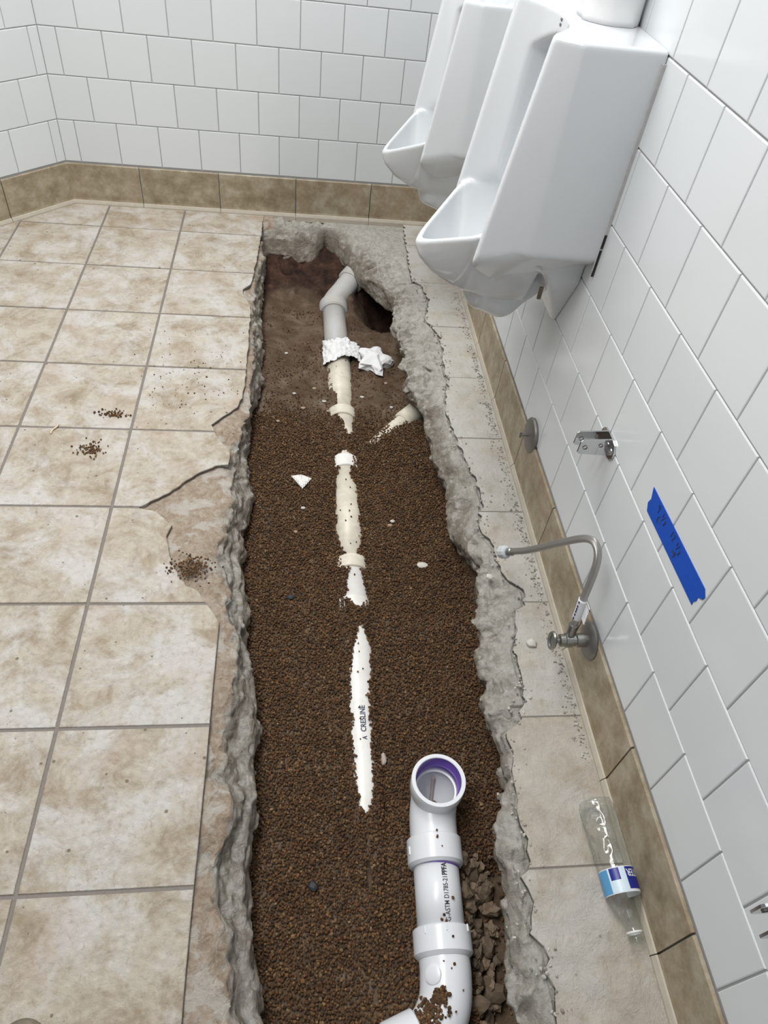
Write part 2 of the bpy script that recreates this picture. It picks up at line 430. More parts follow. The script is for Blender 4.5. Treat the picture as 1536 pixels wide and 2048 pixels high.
BR = [(3.74,.7),(3.74,-1.41),(3.66,-1.65),(3.67,-2.00),(3.76,-2.19),(3.77,-2.43),(3.69,-2.66),(3.75,-2.77),(3.69,-3.05),(3.79,-3.23),(3.85,-3.45),(3.83,-3.67),(3.85,-3.83),(3.85,-4.15),(3.90,-4.36),(3.93,-4.50),(3.89,-4.74),(3.89,-5.02),(3.93,-5.16),(4.02,-5.32),(4.04,-5.46),(4.08,-5.56),(4.03,-5.67),(4.04,-5.81),(3.97,-6.18),(3.95,-6.46),(3.94,-6.67),(3.91,-6.80),(3.89,-6.96),(3.96,-7.06),(3.96,-7.20),(3.96,-7.35),(3.96,-7.49),(3.92,-7.60),(3.86,-7.70),(3.86,-7.77),(3.82,-7.88),(3.83,-7.98),(3.84,-8.12),(3.84,-8.21),(3.83,-8.29),(3.79,-8.38),(3.76,-8.52),(3.76,-8.62),(3.78,-8.71),(3.76,-9.07),(3.76,-9.6)]
TR = [(4.05,.62),(4.03,-0.06),(4.01,-0.90),(4.02,-1.10),(4.06,-1.43),(3.97,-1.88),(4.08,-2.14),(4.11,-2.49),(4.05,-2.88),(4.08,-3.06),(3.99,-3.41),(3.99,-3.81),(4.03,-4.04),(4.07,-4.36),(4.13,-4.60),(4.13,-4.86),(4.06,-5.17),(4.14,-5.46),(4.18,-5.73),(4.30,-5.88),(4.28,-6.03),(4.20,-6.08),(4.18,-6.27),(4.10,-6.45),(4.11,-6.62),(4.10,-6.87),(4.11,-7.05),(4.03,-7.11),(4.04,-7.26),(4.01,-7.47),(3.99,-7.63),(4.00,-7.74),(4.00,-7.89),(3.98,-8.01),(3.93,-8.04),(3.95,-8.11),(3.97,-8.23),(3.94,-8.25),(3.92,-8.35),(3.98,-8.42),(3.98,-8.78),(3.98,-9.6)]
def fx(L, y):
    a = np.array(L)[::-1]
    return np.interp(y, a[:, 1], a[:, 0])
XW, YW, H0, HS = 4.648, .6436, .5366, .5001     # right wall plane, back wall plane, top of base tiles, wall tile pitch
def yback(x): return np.interp(x, [2.0, 2.27, 2.71, 2.80, 2.93, 3.05, 3.2, 3.35, 3.44, 3.65, 3.8], [.10, .11, .08, .16, .42, .28, 0, -.4, -.62, -.97, -1.2])

# ================================================================ FLOOR: slab, grout, tiles
floor = empty('floor', (0, 0, 0), 'tiled floor with a long trench broken through its concrete slab', 'floor', 'structure')

def build_slab():
    h = .0150
    lo = (1.10, -9.6, -.60)
    x = np.arange(lo[0], 4.70, h, dtype=np.float32); y = np.arange(lo[1], .72, h, dtype=np.float32); z = np.arange(lo[2], .03, h, dtype=np.float32)
    X2, Y2 = np.meshgrid(x, y, indexing='ij')
    rl, bl, br, tr = fx(RL, y), fx(BL, y), fx(BR, y), fx(TR, y) + np.where((y > -6.9) & (y < -1), .11, 0)
    mid = sst(-5.5, -5.0, y) * (1 - sst(-3.6, -3.1, y))           # stretch of the right edge with a visible sloping face
    yb = yback(x)
    # --- broken top
    dt = np.minimum(tr[None, :] - X2, .47 - Y2)
    dh1 = X2 - br[None, :]; dh2 = Y2 - yb[:, None]
    dh = np.hypot(np.maximum(dh1, 0), np.maximum(dh2, 0))
    wgt = np.where(dt > 0, np.clip(dt / (dt + np.maximum(dh, 0) + 1e-3), 0, 1), 0)
    zed = np.where(dh2 > -.3, np.interp(X2, [3.0, 3.6], [.40, .14]), .085 + .22 * mid[None, :])
    zt_r = -.034 - zed * wgt ** 1.3 + .020 * np.where(dt > .015, (1 - wgt) ** .5, 0)
    wl = np.clip((X2 - (rl[None, :] - .14)) / .14, 0, 1)
    zt_l = -.034 - .05 * wl ** 1.5
    zt = np.where(X2 < 2.9, np.where(Y2 > yb[:, None] - .05, np.minimum(zt_r, zt_l * 0 + zt_r), zt_l), zt_r)
    rough = np.where(X2 < 2.9, np.maximum(wl, np.where(Y2 > 0, wgt * 1.3, 0)), np.clip(wgt * 2 + .15 * (dt > -.02), 0, 1.2))
    nz = fbm(X2, Y2, X2 * 0, 4.5, 5, 1) * .06 + fbm(X2, Y2, X2 * 0, 6.5, 4, 7, True) * .05 + fbm(X2, Y2, X2 * 0, 17, 2, 9) * .020
    zt = zt + nz * rough - .03 * rough * .4
    zt = zt + .004 * fbm(X2, Y2, X2 * 0, 14, 2, 3) * (rough < .3) - .003
    # one open crack running into the right-hand slab
    ck = np.clip(((X2 - 3.74) * .28 - (Y2 + 2.42) * .46) / (.28 ** 2 + .46 ** 2), 0, 1)
    crack = np.hypot(X2 - 3.74 - .28 * ck, Y2 + 2.42 + .46 * ck) + .03 * fbm(X2, Y2, X2 * 0, 8, 2, 77) + .012 * ck
    F = np.empty((len(x), len(y), len(z)), np.float32)
    for k, zz in enumerate(z):
        t = min(1, max(0, -zz / .5))
        g = np.interp(t, [0, .1, .3, .42, .5, .62, .8, 1], [-.12, 0, .22, .42, .72, .82, .92, 1.0])
        xl = rl + (bl - rl) * g
        xr = br + np.interp(-zz, [0, .1, .2, .32, .6], [.05, 0, .02, .11, .2]) + mid * np.interp(-zz, [0, .1, .2, .3, .5], [.06, .03, .01, -.03, .02])
        yy = yb + np.interp(-zz, [0, .3, .42, .6], [0, 0, .03, .08])
        n = fbm(X2, Y2, np.full_like(X2, zz * 1.6), 4.5, 4, 11) * .055 + fbm(X2, Y2, np.full_like(X2, zz * 2), 7.5, 3, 21, True) * .035 + fbm(X2, Y2, np.full_like(X2, zz), 16, 2, 25) * .024
        hole = np.minimum(np.minimum(X2 - xl[None, :], xr[None, :] - X2), (yy[:, None] - Y2))   # >0 inside the trench
        n = np.where((X2 < 2.9) & (Y2 < -.2), n * .72, n)
        deep = np.clip((-zz - .03) / .05, 0, 1)
        f = np.maximum(hole * .85 + n * (.35 + .65 * deep), (zz - zt) * .8)
        if zz > -.22: f = np.maximum(f, .017 - crack)
        f = np.maximum(f, -.42 - zz + .03 * nz / .05)          # underside of the slab
        F[:, :, k] = f
    p, q = vdb_mesh(F, lo, h)
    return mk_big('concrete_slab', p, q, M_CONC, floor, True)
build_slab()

def clip_poly(sub, x0, x1, y0, y1):
    def cut(P, ax, val, keep):
        out = []
        for i in range(len(P)):
            a, b = P[i - 1], P[i]
            ia, ib = (a[ax] - val) * keep >= 0, (b[ax] - val) * keep >= 0
            if ia != ib:
                t = (val - a[ax]) / (b[ax] - a[ax]); out.append((a[0] + t * (b[0] - a[0]), a[1] + t * (b[1] - a[1])))
            if ib: out.append(b)
        return out
    P = sub
    for ax, val, k in ((0, x0, 1), (0, x1, -1), (1, y0, 1), (1, y1, -1)):
        P = cut(P, ax, val, k)
        if len(P) < 3: return []
    out = []
    for p in P:
        if not out or abs(p[0] - out[-1][0]) + abs(p[1] - out[-1][1]) > 1e-4: out.append(p)
    if len(out) > 2 and abs(out[0][0] - out[-1][0]) + abs(out[0][1] - out[-1][1]) < 1e-4: out.pop()
    return out
def parea(P):
    return .5 * sum(P[i - 1][0] * P[i][1] - P[i][0] * P[i - 1][1] for i in range(len(P)))
def slab_piece(P, z0, z1, bev):
    """prism with a small chamfer on its top edge"""
    if parea(P) < 0: P = P[::-1]
    P = np.array(P); n = len(P)
    e = np.roll(P, -1, 0) - P; e /= (np.linalg.norm(e, axis=1)[:, None] + 1e-9)
    nn = np.stack([-e[:, 1], e[:, 0]], 1); m = nn + np.roll(nn, 1, 0); m /= (np.linalg.norm(m, axis=1)[:, None] + 1e-9)
    Q = P + m * bev
    V = [(*p, z0) for p in P] + [(*p, z1 - bev) for p in P] + [(*p, z1) for p in Q]
    F = [list(range(2 * n, 3 * n))]
    for i in range(n):
        j = (i + 1) % n
        F.append([i, j, n + j, n + i]); F.append([n + i, n + j, 2 * n + j, 2 * n + i])
    return np.array(V), F
def jag(P, amp=.012, step=.05, closed=False):
    out = []
    for a, b in zip(P[:-1], P[1:]):
        L = math.hypot(b[0] - a[0], b[1] - a[1]); k = max(1, int(L / step))
        for i in range(k):
            t = i / k; s = amp if i else amp * .4
            out.append((a[0] + t * (b[0] - a[0]) + random.uniform(-s, s), a[1] + t * (b[1] - a[1]) + random.uniform(-s, s) * .5))
    out.append(P[-1]); return out
LWD = np.array([-.693, -.721]); LW0 = np.array([-.4638, YW])
lwe = LW0 + LWD * 3.1
TLs = TL[:TL.index((1.98, -6.33))]; TLe = TL[TL.index((1.98, -6.33)):]
LEFT = jag(TLs, .008, .05) + jag(TLe, .003, .2) + [(-2.7, -9.6), (-2.7, float(lwe[1])), (float(LW0[0]), YW - .02)]
TRj = [(x_ + (.11 if -6.9 < y_ < -1.0 else 0), y_) for x_, y_ in TR]
RIGHTP = jag(TRj, .026, .05) + [(4.60, -9.6), (4.60, YW - .03)]
g = .0115
def ground(P, z, name):
    V, F = slab_piece(P, -.034, z, .001)
    return mk(name, V, F, M_GROUT_F, floor)
ground(LEFT, -.009, 'grout_bed')
ground(RIGHTP, -.004, 'grout_bed')
for i in range(-3, 2):
    for j in range(-1, 10):
        P = clip_poly(LEFT, i + g, i + 1 - g if i < 1 else i + 1.2, -j - 1 + g, -j - g)
        if len(P) > 2 and abs(parea(P)) > .004:
            V, F = slab_piece(P, -.032, random.uniform(-.0015, .0015), .0045)
            c = (i + .5, -j - .5, -.016); mk('floor_tile', V, F, M_TILE, floor, origin=c)
for j in range(-1, 10):
    P = clip_poly(RIGHTP, 3.8, 4.7, -j - 1 + .005, -j - .005)
    if len(P) > 2 and abs(parea(P)) > .004:
        V, F = slab_piece(P, -.032, random.uniform(-.002, .002), .004)
        mk('floor_tile', V, F, M_TILE_C if j < 7 else M_TILE_D, floor, origin=(4.3, -j - .5, -.016))

# trench bottom: one soil surface
CX = 3.06; ZC = -.60; PR = .15
HW = np.array([(-8.2,0),(-7.46,0),(-7.40,.035),(-7.2,.05),(-7.0,.055),(-6.8,.062),(-6.6,.06),(-6.45,.066),(-6.35,.075),(-6.2,.072),(-6.05,.055),(-5.95,.02),(-5.9,-.02),(-5.83,-.04),(-5.75,-.03),(-5.7,.02),(-5.62,.085),(-5.45,.07),(-5.36,.055),(-5.3,.05),(-5.27,.10),(-5.16,.10),(-5.12,.05),(-5.0,.085),(-4.85,.11),(-4.55,.11),(-4.25,.10),(-4.05,.06),(-3.98,.05),(-3.95,.09),(-3.78,.09),(-3.75,.02),(-3.70,-.04),(-3.55,-.05),(-3.48,-.01),(-3.40,.035),(-3.25,.05),(-3.1,.10),(-2.95,.085),(-2.8,.07),(-2.6,.11),(-2.3,.13),(-1.9,.16),(-.9,.2),(1,.2)])
HC = np.array([(-9,3.05),(-7.4,3.05),(-6.5,3.06),(-6.05,3.11),(-5.6,3.09),(-5.2,3.07),(-4.8,3.05),(-4.2,3.04),(-3.8,3.04),(-3.4,3.12),(-3.0,3.09),(-2.3,3.06),(1,3.06)])
def expose(x, y):
    n = fbm(np.asarray(x), np.asarray(y), np.asarray(x) * 0, 9, 3, 31) * .035
    return np.interp(y, HW[:, 0], HW[:, 1]) + n - np.abs(x - np.interp(y, HC[:, 0], HC[:, 1]))
def ground_z(x, y):
    b = np.interp(y, [-9.6, -8.4, -7.6, -6, -4.2, -3.5, -3.1, -2.2, -1.2, -.7, .0, .35, .75], [-.56, -.55, -.53, -.50, -.475, -.465, -.50, -.54, -.57, -.56, -.45, -.40, -.05])
    b = b + fbm(x, y, x * 0, 1.3, 3, 41) * .045 + fbm(x, y, x * 0, 5, 2, 45) * .012
    b = b + .06 * np.exp(-((x - 2.2) / .15) ** 2) * sst(-8.5, -4, -np.abs(y + 4) * 0 + y)
    b = b - .60 * np.exp(-(((x - 3.70) / .28) ** 2 + ((y + .55) / .45) ** 2)) * sst(3.2, 3.4, x)
    b = b - .24 * sst(3.66, 3.80, x) * (1 - sst(-8.0, -7.65, y))
    b = b + .05 * np.exp(-((x - 3.3) / .12) ** 2) * (1 - sst(-8.75, -8.4, y)) 
    b = b + .30 * sst(4.10, 4.32, x) + .22 * (1 - sst(1.80, 2.02, x))
    # front drain: gravel banked against its left side
    s = np.sqrt(np.maximum(PR ** 2 - np.clip(np.abs(x - CX), 0, PR) ** 2, 0)) + ZC
    s = s - .12 * np.clip(-7.45 - y, 0, 1)
    over = (np.abs(x - CX) < PR + .02) & (y < -1.0) & (y > -7.9)
    e = expose(x, y)
    cov = np.maximum(b, s + .010 + .012 * np.clip(-e / .05, 0, 1))
    b = np.where(over, np.where(e > 0, np.minimum(b, s - .03), cov), np.maximum(b, np.where(y < -2.4, s + .0 * b, -9)))
    return b
gx = np.arange(1.60, 4.62, .02); gy = np.arange(-9.6, .90, .02)
GX, GY = np.meshgrid(gx, gy, indexing='ij')
GZ = ground_z(GX, GY) - .012
far = sst(-3.4, -2.6, GY)
GZ = GZ + far * (fbm(GX, GY, GX * 0, 14, 3, 51) * .018 + fbm(GX, GY, GX * 0, 6, 3, 55, True) * .02)
GZ = GZ + sst(-1.0, -.5, GY) * (fbm(GX, GY, GX * 0, 5, 4, 57, True) * .08 + fbm(GX, GY, GX * 0, 2.2, 3, 58) * .06)
GZ = np.minimum(GZ, np.where((GY > .44) | (GX < 1.95) | (GX > 4.15), -.20, GZ))
idx = np.arange(GX.size).reshape(GX.shape)
quads = np.stack([idx[:-1, :-1].ravel(), idx[1:, :-1].ravel(), idx[1:, 1:].ravel(), idx[:-1, 1:].ravel()], 1)
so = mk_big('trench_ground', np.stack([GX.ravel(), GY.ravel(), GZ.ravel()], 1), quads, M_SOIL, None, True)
setp(so, 'damp brown soil at the bottom of the dug trench, shade painted at its far end', 'soil', 'structure')

# ================================================================ WALLS
def tile_mesh(w, h, mat, name):
    """tile lying in the local XZ plane, front face towards -Y"""
    V, F = box((0, .015, 0), (w, .03, h))
    bm = bmesh.new(); vs = [bm.verts.new(v) for v in V]
    for f in F: bm.faces.new([vs[i] for i in f])
    bm.normal_update()
    ed = [e for e in bm.edges if all(v.co.y < .001 for v in e.verts)]
    bmesh.ops.bevel(bm, geom=ed, offset=.007, segments=2, affect='EDGES', profile=.55)
    me = bpy.data.meshes.new(name); bm.to_mesh(me); bm.free()
    me.transform(Matrix.Scale(T, 4)); me.materials.append(mat)
    me.polygons.foreach_set('use_smooth', [False] * len(me.polygons)); me.update()
    return me
CACHE = {}
def put_tile(name, parent, p0, d, s, z, w, h, mat, proud=0.0):
    """d: unit direction along the wall as seen left to right from inside"""
    key = (round(w, 3), round(h, 3), mat.name)
    if key not in CACHE: CACHE[key] = tile_mesh(w, h, mat, name)
    o = bpy.data.objects.new(name, CACHE[key]); SC.collection.objects.link(o)
    inn = np.array([d[1], -d[0]])                # towards the room
    q = np.array(p0) + np.array(d) * s + inn * proud
    o.parent = parent; o.location = Vector((np.array([q[0], q[1], z]) - ORG[parent]) * T)
    o.rotation_euler = (random.gauss(0, .0012), random.gauss(0, .0012), math.atan2(d[1], d[0]))
    return o
def wall(name, p0, d, length, label, offs, pitch, rows, dirn=1):
    """p0 start (left end seen from inside), tiles cut at both ends"""
    w_ = empty(name, (*p0, 0), label, 'wall', 'structure')
    d = np.array(d, float); out = np.array([-d[1], d[0]]); gw = .0048
    a = np.array(p0) + out * .009; b = a + d * length
    V = [(*a, 0), (*b, 0), (*b, 8.6), (*a, 8.6)]; V += [(v[0] + out[0] * .3, v[1] + out[1] * .3, v[2]) for v in V]
    mk('grout_backing', V, [[0, 1, 2, 3], [7, 6, 5, 4], [0, 4, 5, 1], [2, 6, 7, 3], [1, 5, 6, 2], [0, 3, 7, 4]], M_GROUT_W, w_)
    for r in range(rows):
        o = offs[r % 2]; z0 = H0 + HS * r
        k = math.floor((0 - o) / pitch)
        while o + k * pitch < length:
            s0, s1 = max(0, o + k * pitch), min(length, o + (k + 1) * pitch)
            s0 += gw if s0 > 0 else .002; s1 -= gw if s1 < length else .002
            if s1 - s0 > .02:
                put_tile('wall_tile', w_, p0, d, (s0 + s1) / 2, z0 + HS / 2 + .002, s1 - s0, HS - 2 * gw, M_WALL)
            k += 1
    # plain upper part out of the picture
    a2 = np.array(p0) + out * .0; b2 = a2 + d * length; zt = H0 + HS * rows
    mk('plain_upper_wall', [(*a2, zt), (*b2, zt), (*b2, 8.6), (*a2, 8.6)], [[0, 1, 2, 3]], M_WALL, w_)
    return w_
WB = wall('wall_back', (-.4638, YW), (1, 0), XW + .4638, 'white tiled back wall behind the end of the trench', (-.2687 + .4638, -.0134 + .4638), .5112, 7)
WR = wall('wall_right', (XW, YW), (0, -1), 10.3, 'white tiled right wall with urinals, brackets and blue tape', (YW + 4.7353, YW + 4.988), .5025, 8)
lw0 = LW0 + LWD * 3.1
WL = wall('wall_left', tuple(lw0), tuple(-LWD), 3.1, 'white tiled angled wall at the far left corner', (3.1 - .124, 3.1 - .38), .53, 7)

PROF = [(0, H0 - .014), (.010, H0 - .014), (.019, H0 - .024), (.019, .075), (.024, .05), (.024, -.05), (0, -.05)]
FOOT = [(.024, .052), (.034, .046), (.050, .016), (.052, -.05), (.024, -.05)]
def base_run(wname, p0, d, length, label, joints):
    b_ = empty(wname, (*p0, 0), label, 'baseboard', 'structure')
    d = np.array(d, float); inn = np.array([d[1], -d[0]])
    js = [0.0] + sorted(j for j in joints if .03 < j < length - .03) + [length]
    for a, c in zip(js[:-1], js[1:]):
        for nm, prof, mt, gp in (('base_tile', PROF, M_BASE, .006), ('base_foot', FOOT, M_CAULK, .003)):
            V = []
            for s in (a + gp, c - gp):
                for p, z in prof:
                    q = np.array(p0) + d * s + inn * p; V.append((*q, z))
            n = len(prof); F = [list(range(n))[::-1], list(range(n, 2 * n))]
            for i in range(n): F.append([i, (i + 1) % n, n + (i + 1) % n, n + i])
            mid = (np.array(V[0]) + np.array(V[n])) / 2
            mk(nm, V, F, mt, b_, origin=mid)
    return b_
base_run('baseboard_back', (-.4638, YW), (1, 0), XW + .4638, 'brown stone base tiles along the back wall', [.45 + .4638 + 1.03 * k for k in range(-1, 6)])
base_run('baseboard_right', (XW, YW), (0, -1), 10.3, 'brown stone base tiles along the right wall', [YW + 2.38 + 1.02 * k for k in range(-3, 9)])
base_run('baseboard_left', tuple(lw0), tuple(-LWD), 3.1, 'brown stone base tiles along the angled left wall', [3.1 - .922 - 1.02 * k for k in range(3)])

# ================================================================ GRAVEL
def grains(P, R, tintfn, squash=.8):
    iv, fi = ico(1); n = len(P); k = len(iv)
    a = rng.normal(size=(n, 3)); a /= np.linalg.norm(a, axis=1)[:, None]
    b = rng.normal(size=(n, 3)); b -= a * (a * b).sum(1)[:, None]; b /= np.linalg.norm(b, axis=1)[:, None]
    c = np.cross(a, b)
    S = rng.uniform(.65, 1.25, (n, 3)) * R[:, None]
    L = iv[None] * rng.uniform(.82, 1.16, (n, k, 1)) * S[:, None, :]
    V = P[:, None, :] + L[..., 0:1] * a[:, None] + L[..., 1:2] * b[:, None] + L[..., 2:3] * c[:, None]
    F = (fi[None] + (np.arange(n) * k)[:, None, None]).reshape(-1, 3)
    col = np.repeat(tintfn(n), k, axis=0)
    return V.reshape(-1, 3), F, col
PAL = np.array([(.085,.046,.022),(.12,.066,.030),(.16,.094,.045),(.10,.060,.034),(.20,.125,.065),(.055,.033,.02),(.13,.058,.026),(.24,.175,.11)])
PW = np.array([.2, .22, .17, .14, .07, .1, .08, .02])
def tint(n):
    c = PAL[rng.choice(len(PAL), n, p=PW / PW.sum())] * np.array([.84, .76, .66]) * rng.uniform(.75, 1.3, (n, 1))
    return np.concatenate([c, np.ones((n, 1))], 1)
st = .0178
px, py = np.meshgrid(np.arange(1.95, 4.15, st), np.arange(-9.5, -.9, st), indexing='ij')
px = (px + rng.uniform(-.5, .5, px.shape) * st).ravel(); py = (py + rng.uniform(-.5, .5, py.shape) * st).ravel()
keep = (px > fx(BL, py) - .09) & (px < fx(BR, py) + .16)
dens = np.interp(py, [-9, -3.7, -3.25, -2.9, -1], [1, 1, .75, .22, .08]) + .35 * fbm(px, py, px * 0, 2.5, 2, 61) * sst(-4, -3.4, py)
keep &= rng.random(px.shape) < dens
e = expose(px, py)
keep &= ~((np.abs(px - CX) < PR + .03) & (e > 0) & (rng.random(px.shape) < .985)) | (py > -2.0) & (np.abs(px - CX) > .2)
keep &= ~((px > 3.72) & (py < -7.85) & (rng.random(px.shape) < .8))
# clear of the front drain fitting
keep &= ~((np.abs(px - 3.51) < .13) & (py < -7.2) & (py > -8.45))
px, py = px[keep], py[keep]
pz = ground_z(px, py)
ee = expose(px, py)
onp = (np.abs(px - CX) < PR) & (ee > 0)
pz = np.where(onp, ZC + np.sqrt(np.maximum(PR ** 2 - (px - CX) ** 2, 0)) + .006, pz + rng.uniform(-.008, .008, px.shape))
R = np.where(onp, .008, rng.uniform(.0080, .0135, px.shape)) * np.where(py > -3.2, .8, 1)
gv, gf, gc = grains(np.stack([px, py, pz], 1), R, tint)
go = mk_big('gravel', gv, gf, M_GRAIN, None, False, gc)
setp(go, 'dark brown pea gravel filling the trench around the pipes', 'gravel', 'stuff')

# clods of dirt beside the front drain
def clods(n, fn, rlo, rhi, name, label, tf, mat, cat, sub=2):
    iv, fi = ico(sub); V = []; F = []; C = []; o = 0
    for i in range(n):
        c = fn(); r = random.uniform(rlo, rhi) * (.5 if random.random() < .5 else 1)
        q = iv * np.array([random.uniform(.7, 1.25) for _ in range(3)])
        d = 1 + .55 * fbm(q[:, 0] + i * 3.1, q[:, 1], q[:, 2], 2.0, 3, i) + .3 * fbm(q[:, 0], q[:, 1] + i, q[:, 2], 5, 2, i)
        V.append(c + q * d[:, None] * r); F.append(fi + o); o += len(iv); C.append(np.repeat(tf(1), len(iv), 0))
    ob = mk_big(name, np.vstack(V), np.vstack(F), mat, None, False, np.vstack(C))
    return setp(ob, label, cat, 'stuff')
def clod_pos():
    y = random.uniform(-9.2, -7.75); x = random.uniform(3.68, float(fx(BR, y)) + .06)
    return np.array([x, y, float(ground_z(np.array([x]), np.array([y]))[0]) + random.uniform(-.01, .05)])
def clod_tint(n):
    return np.concatenate([np.array([[.17, .125, .085]]) * rng.uniform(.55, 1.35, (n, 1)), np.ones((n, 1))], 1)
clods(280, clod_pos, .012, .065, 'dirt_clods', 'crumbly brown dirt clods between white drain and broken concrete', clod_tint, M_CRUMB, 'dirt')

# ================================================================ BURIED DRAIN PIPE
bp = empty('buried_drain_pipe', (CX, -7.5, ZC), 'long white drain pipe half buried in brown gravel along the trench', 'pipe')
def tube(name, P, R, mat, parent, seg=40, cap=True):
    V, F = sweep(P, R, seg, cap); return mk(name, V, F, mat, parent, True)
def line(a, b, n=2): return np.linspace(a, b, n)
seg_text = tube('pipe_segment', np.array([(CX, -7.62, ZC - .10), (CX, -7.54, ZC - .05), (CX, -7.47, ZC - .015), (CX, -7.40, ZC - .003), (CX, -7.35, ZC), (CX, -6.3, ZC), (CX, -5.28, ZC)]), PR, M_PVC_W, bp)
tube('pipe_segment', line((CX, -5.2, ZC), (CX, -3.9, ZC)), PR - .002, M_PVC_C, bp)
tube('pipe_segment', line((CX, -3.9, ZC), (CX, -2.95, ZC)), PR, M_PVC_C, bp)
tube('pipe_segment', line((CX, -2.95, ZC), (CX - .01, -1.8, ZC)), PR, M_PVC_C, bp)
tube('pipe_segment', line((CX - .01, -1.8, ZC), (CX - .03, -.72, ZC + .02)), PR, M_PVC_G, bp)
def ringed(name, a, b, r, mat, parent, bev=.018):
    a = np.array(a, float); b = np.array(b, float); d = b - a; L = np.linalg.norm(d)
    V, F = lathe(a, d, [(0, .02), (0, r - bev * .4), (bev * .4, r), (L - bev, r), (L, r - bev), (L, .02)], 44)
    o = mk(name, V, F, mat, parent, False)
    return o
def autosmooth(o, ang=35):
    me = o.data; me.polygons.foreach_set('use_smooth', [True] * len(me.polygons))
    bm = bmesh.new(); bm.from_mesh(me)
    for e_ in bm.edges: e_.smooth = len(e_.link_faces) < 2 or e_.calc_face_angle(0) < math.radians(ang)
    bm.to_mesh(me); bm.free(); return o
autosmooth(ringed('coupling', (CX, -3.95, ZC), (CX, -3.77, ZC), PR + .014, M_PVC_W, bp))
autosmooth(ringed('coupling', (CX, -5.27, ZC), (CX, -5.12, ZC), PR + .014, M_PVC_C, bp))
autosmooth(ringed('coupling', (CX, -5.72, ZC), (CX, -5.58, ZC), PR + .008, M_PVC_W, bp))
autosmooth(ringed('hub', (CX, -3.12, ZC), (CX, -2.96, ZC), PR + .022, M_PVC_C, bp))
# far end: hub and two bends
c0 = np.array([CX - .03, -.88, ZC + .01])
autosmooth(ringed('hub', c0 + [0, .17, .02], c0, PR + .042, M_PVC_G, bp))
el = catmull([(CX - .03, -.78, ZC + .01), (CX - .02, -.62, ZC + .03), (CX + .10, -.42, ZC + .08), (CX + .22, -.20, ZC + .12)], 8)
tube('elbow', el, PR, M_PVC_G, bp)
autosmooth(ringed('hub', (CX + .33, -.02, ZC + .15), (CX + .20, -.24, ZC + .115), PR + .03, M_PVC_G, bp))
tube('elbow', catmull([(CX + .28, -.1, ZC + .14), (CX + .40, .02, ZC + .14), (CX + .60, .08, ZC + .12), (CX + .85, .08, ZC + .08)], 8), PR + .01, M_PVC_G, bp)
# blue print on the exposed strip
def print_on_pipe(s, size, y0, ang, zc, cx, r, mat, parent, length, bold=0.0):
    V, F = text_mesh(s, size, bold)
    u, v = (V[:, 0] - V[:, 0].min()) * length / np.ptp(V[:, 0]), V[:, 1]
    a = ang + (v - size * .35) / r * -1.0
    P = np.stack([cx + (r + .0025) * np.sin(a), y0 + u, zc + (r + .0025) * np.cos(a)], 1)
    return mk('printed_lettering', P, F, mat, parent)
print_on_pipe('CRESLINE', .058, -6.862, .06, ZC, CX, PR, M_INKB, seg_text, .215, .0012)
print_on_pipe('A', .050, -6.925, .10, ZC, CX, PR, M_INKB, seg_text, .030, .001)

# branch pipe
br_ = empty('branch_pipe', (3.6, -3.25, -.52), 'short cream branch pipe poking from under the right concrete edge', 'pipe')
tube('pipe_segment', line((3.34, -3.56, -.56), (3.95, -2.93, -.50)), .085, M_PVC_C, br_, 28)
autosmooth(ringed('hub', np.array([3.98, -2.90, -.497]), np.array([3.72, -3.165, -.52]), .112, M_PVC_C, br_))

# ================================================================ FRONT DRAIN (elbow, pipe, hubs, sweep)
fd = empty('front_drain_assembly', (3.5, -8.0, -.6), 'new white drain with open purple-primed elbow facing up from the gravel', 'pipe')
ZA = -.45
A0 = np.array([3.535, -7.36, -.17]); up = np.array([-.02, .03, .99]); up /= np.linalg.norm(up)
# hub with open rim
V, F = lathe(A0, up, [(-.17, .135), (-.165, .158), (-.15, .182), (-.10, .186), (-.004, .188), (0, .185), (0, .162), (-.004, .158), (-.10, .155), (-.102, .148), (-.135, .146)], 56)
hubm = autosmooth(mk('open_hub', V, F, M_PVC, fd), 40)
V, F = lathe(A0, up, [(-.006, .1575), (-.098, .1545), (-.1, .1475)], 56); mk('primer_band', V, F, M_PURPLE, fd, True)
V, F = lathe(A0, up, [(-.101, .1472), (-.14, .1452)], 56); mk('primer_band', V, F, M_PURPLE, fd, True)
B0 = A0 - up * .135
elp = catmull([B0 + up * .03, B0 - up * .03, (3.53, -7.41, -.40), (3.515, -7.52, ZA), (3.505, -7.72, ZA)], 10)
tube('elbow_body', elp, .163, M_PVC, fd, 56, False)
elp2 = catmull([B0 + up * .0, B0 - up * .05, (3.53, -7.41, -.40), (3.515, -7.52, ZA), (3.505, -7.72, ZA)], 10)
V, F = sweep(elp2, .1455, 56, True); F = [f[::-1] for k_, f in enumerate(F) if k_ != len(F) - 2]; mk('elbow_bore', V, F, M_PVC, fd, True)
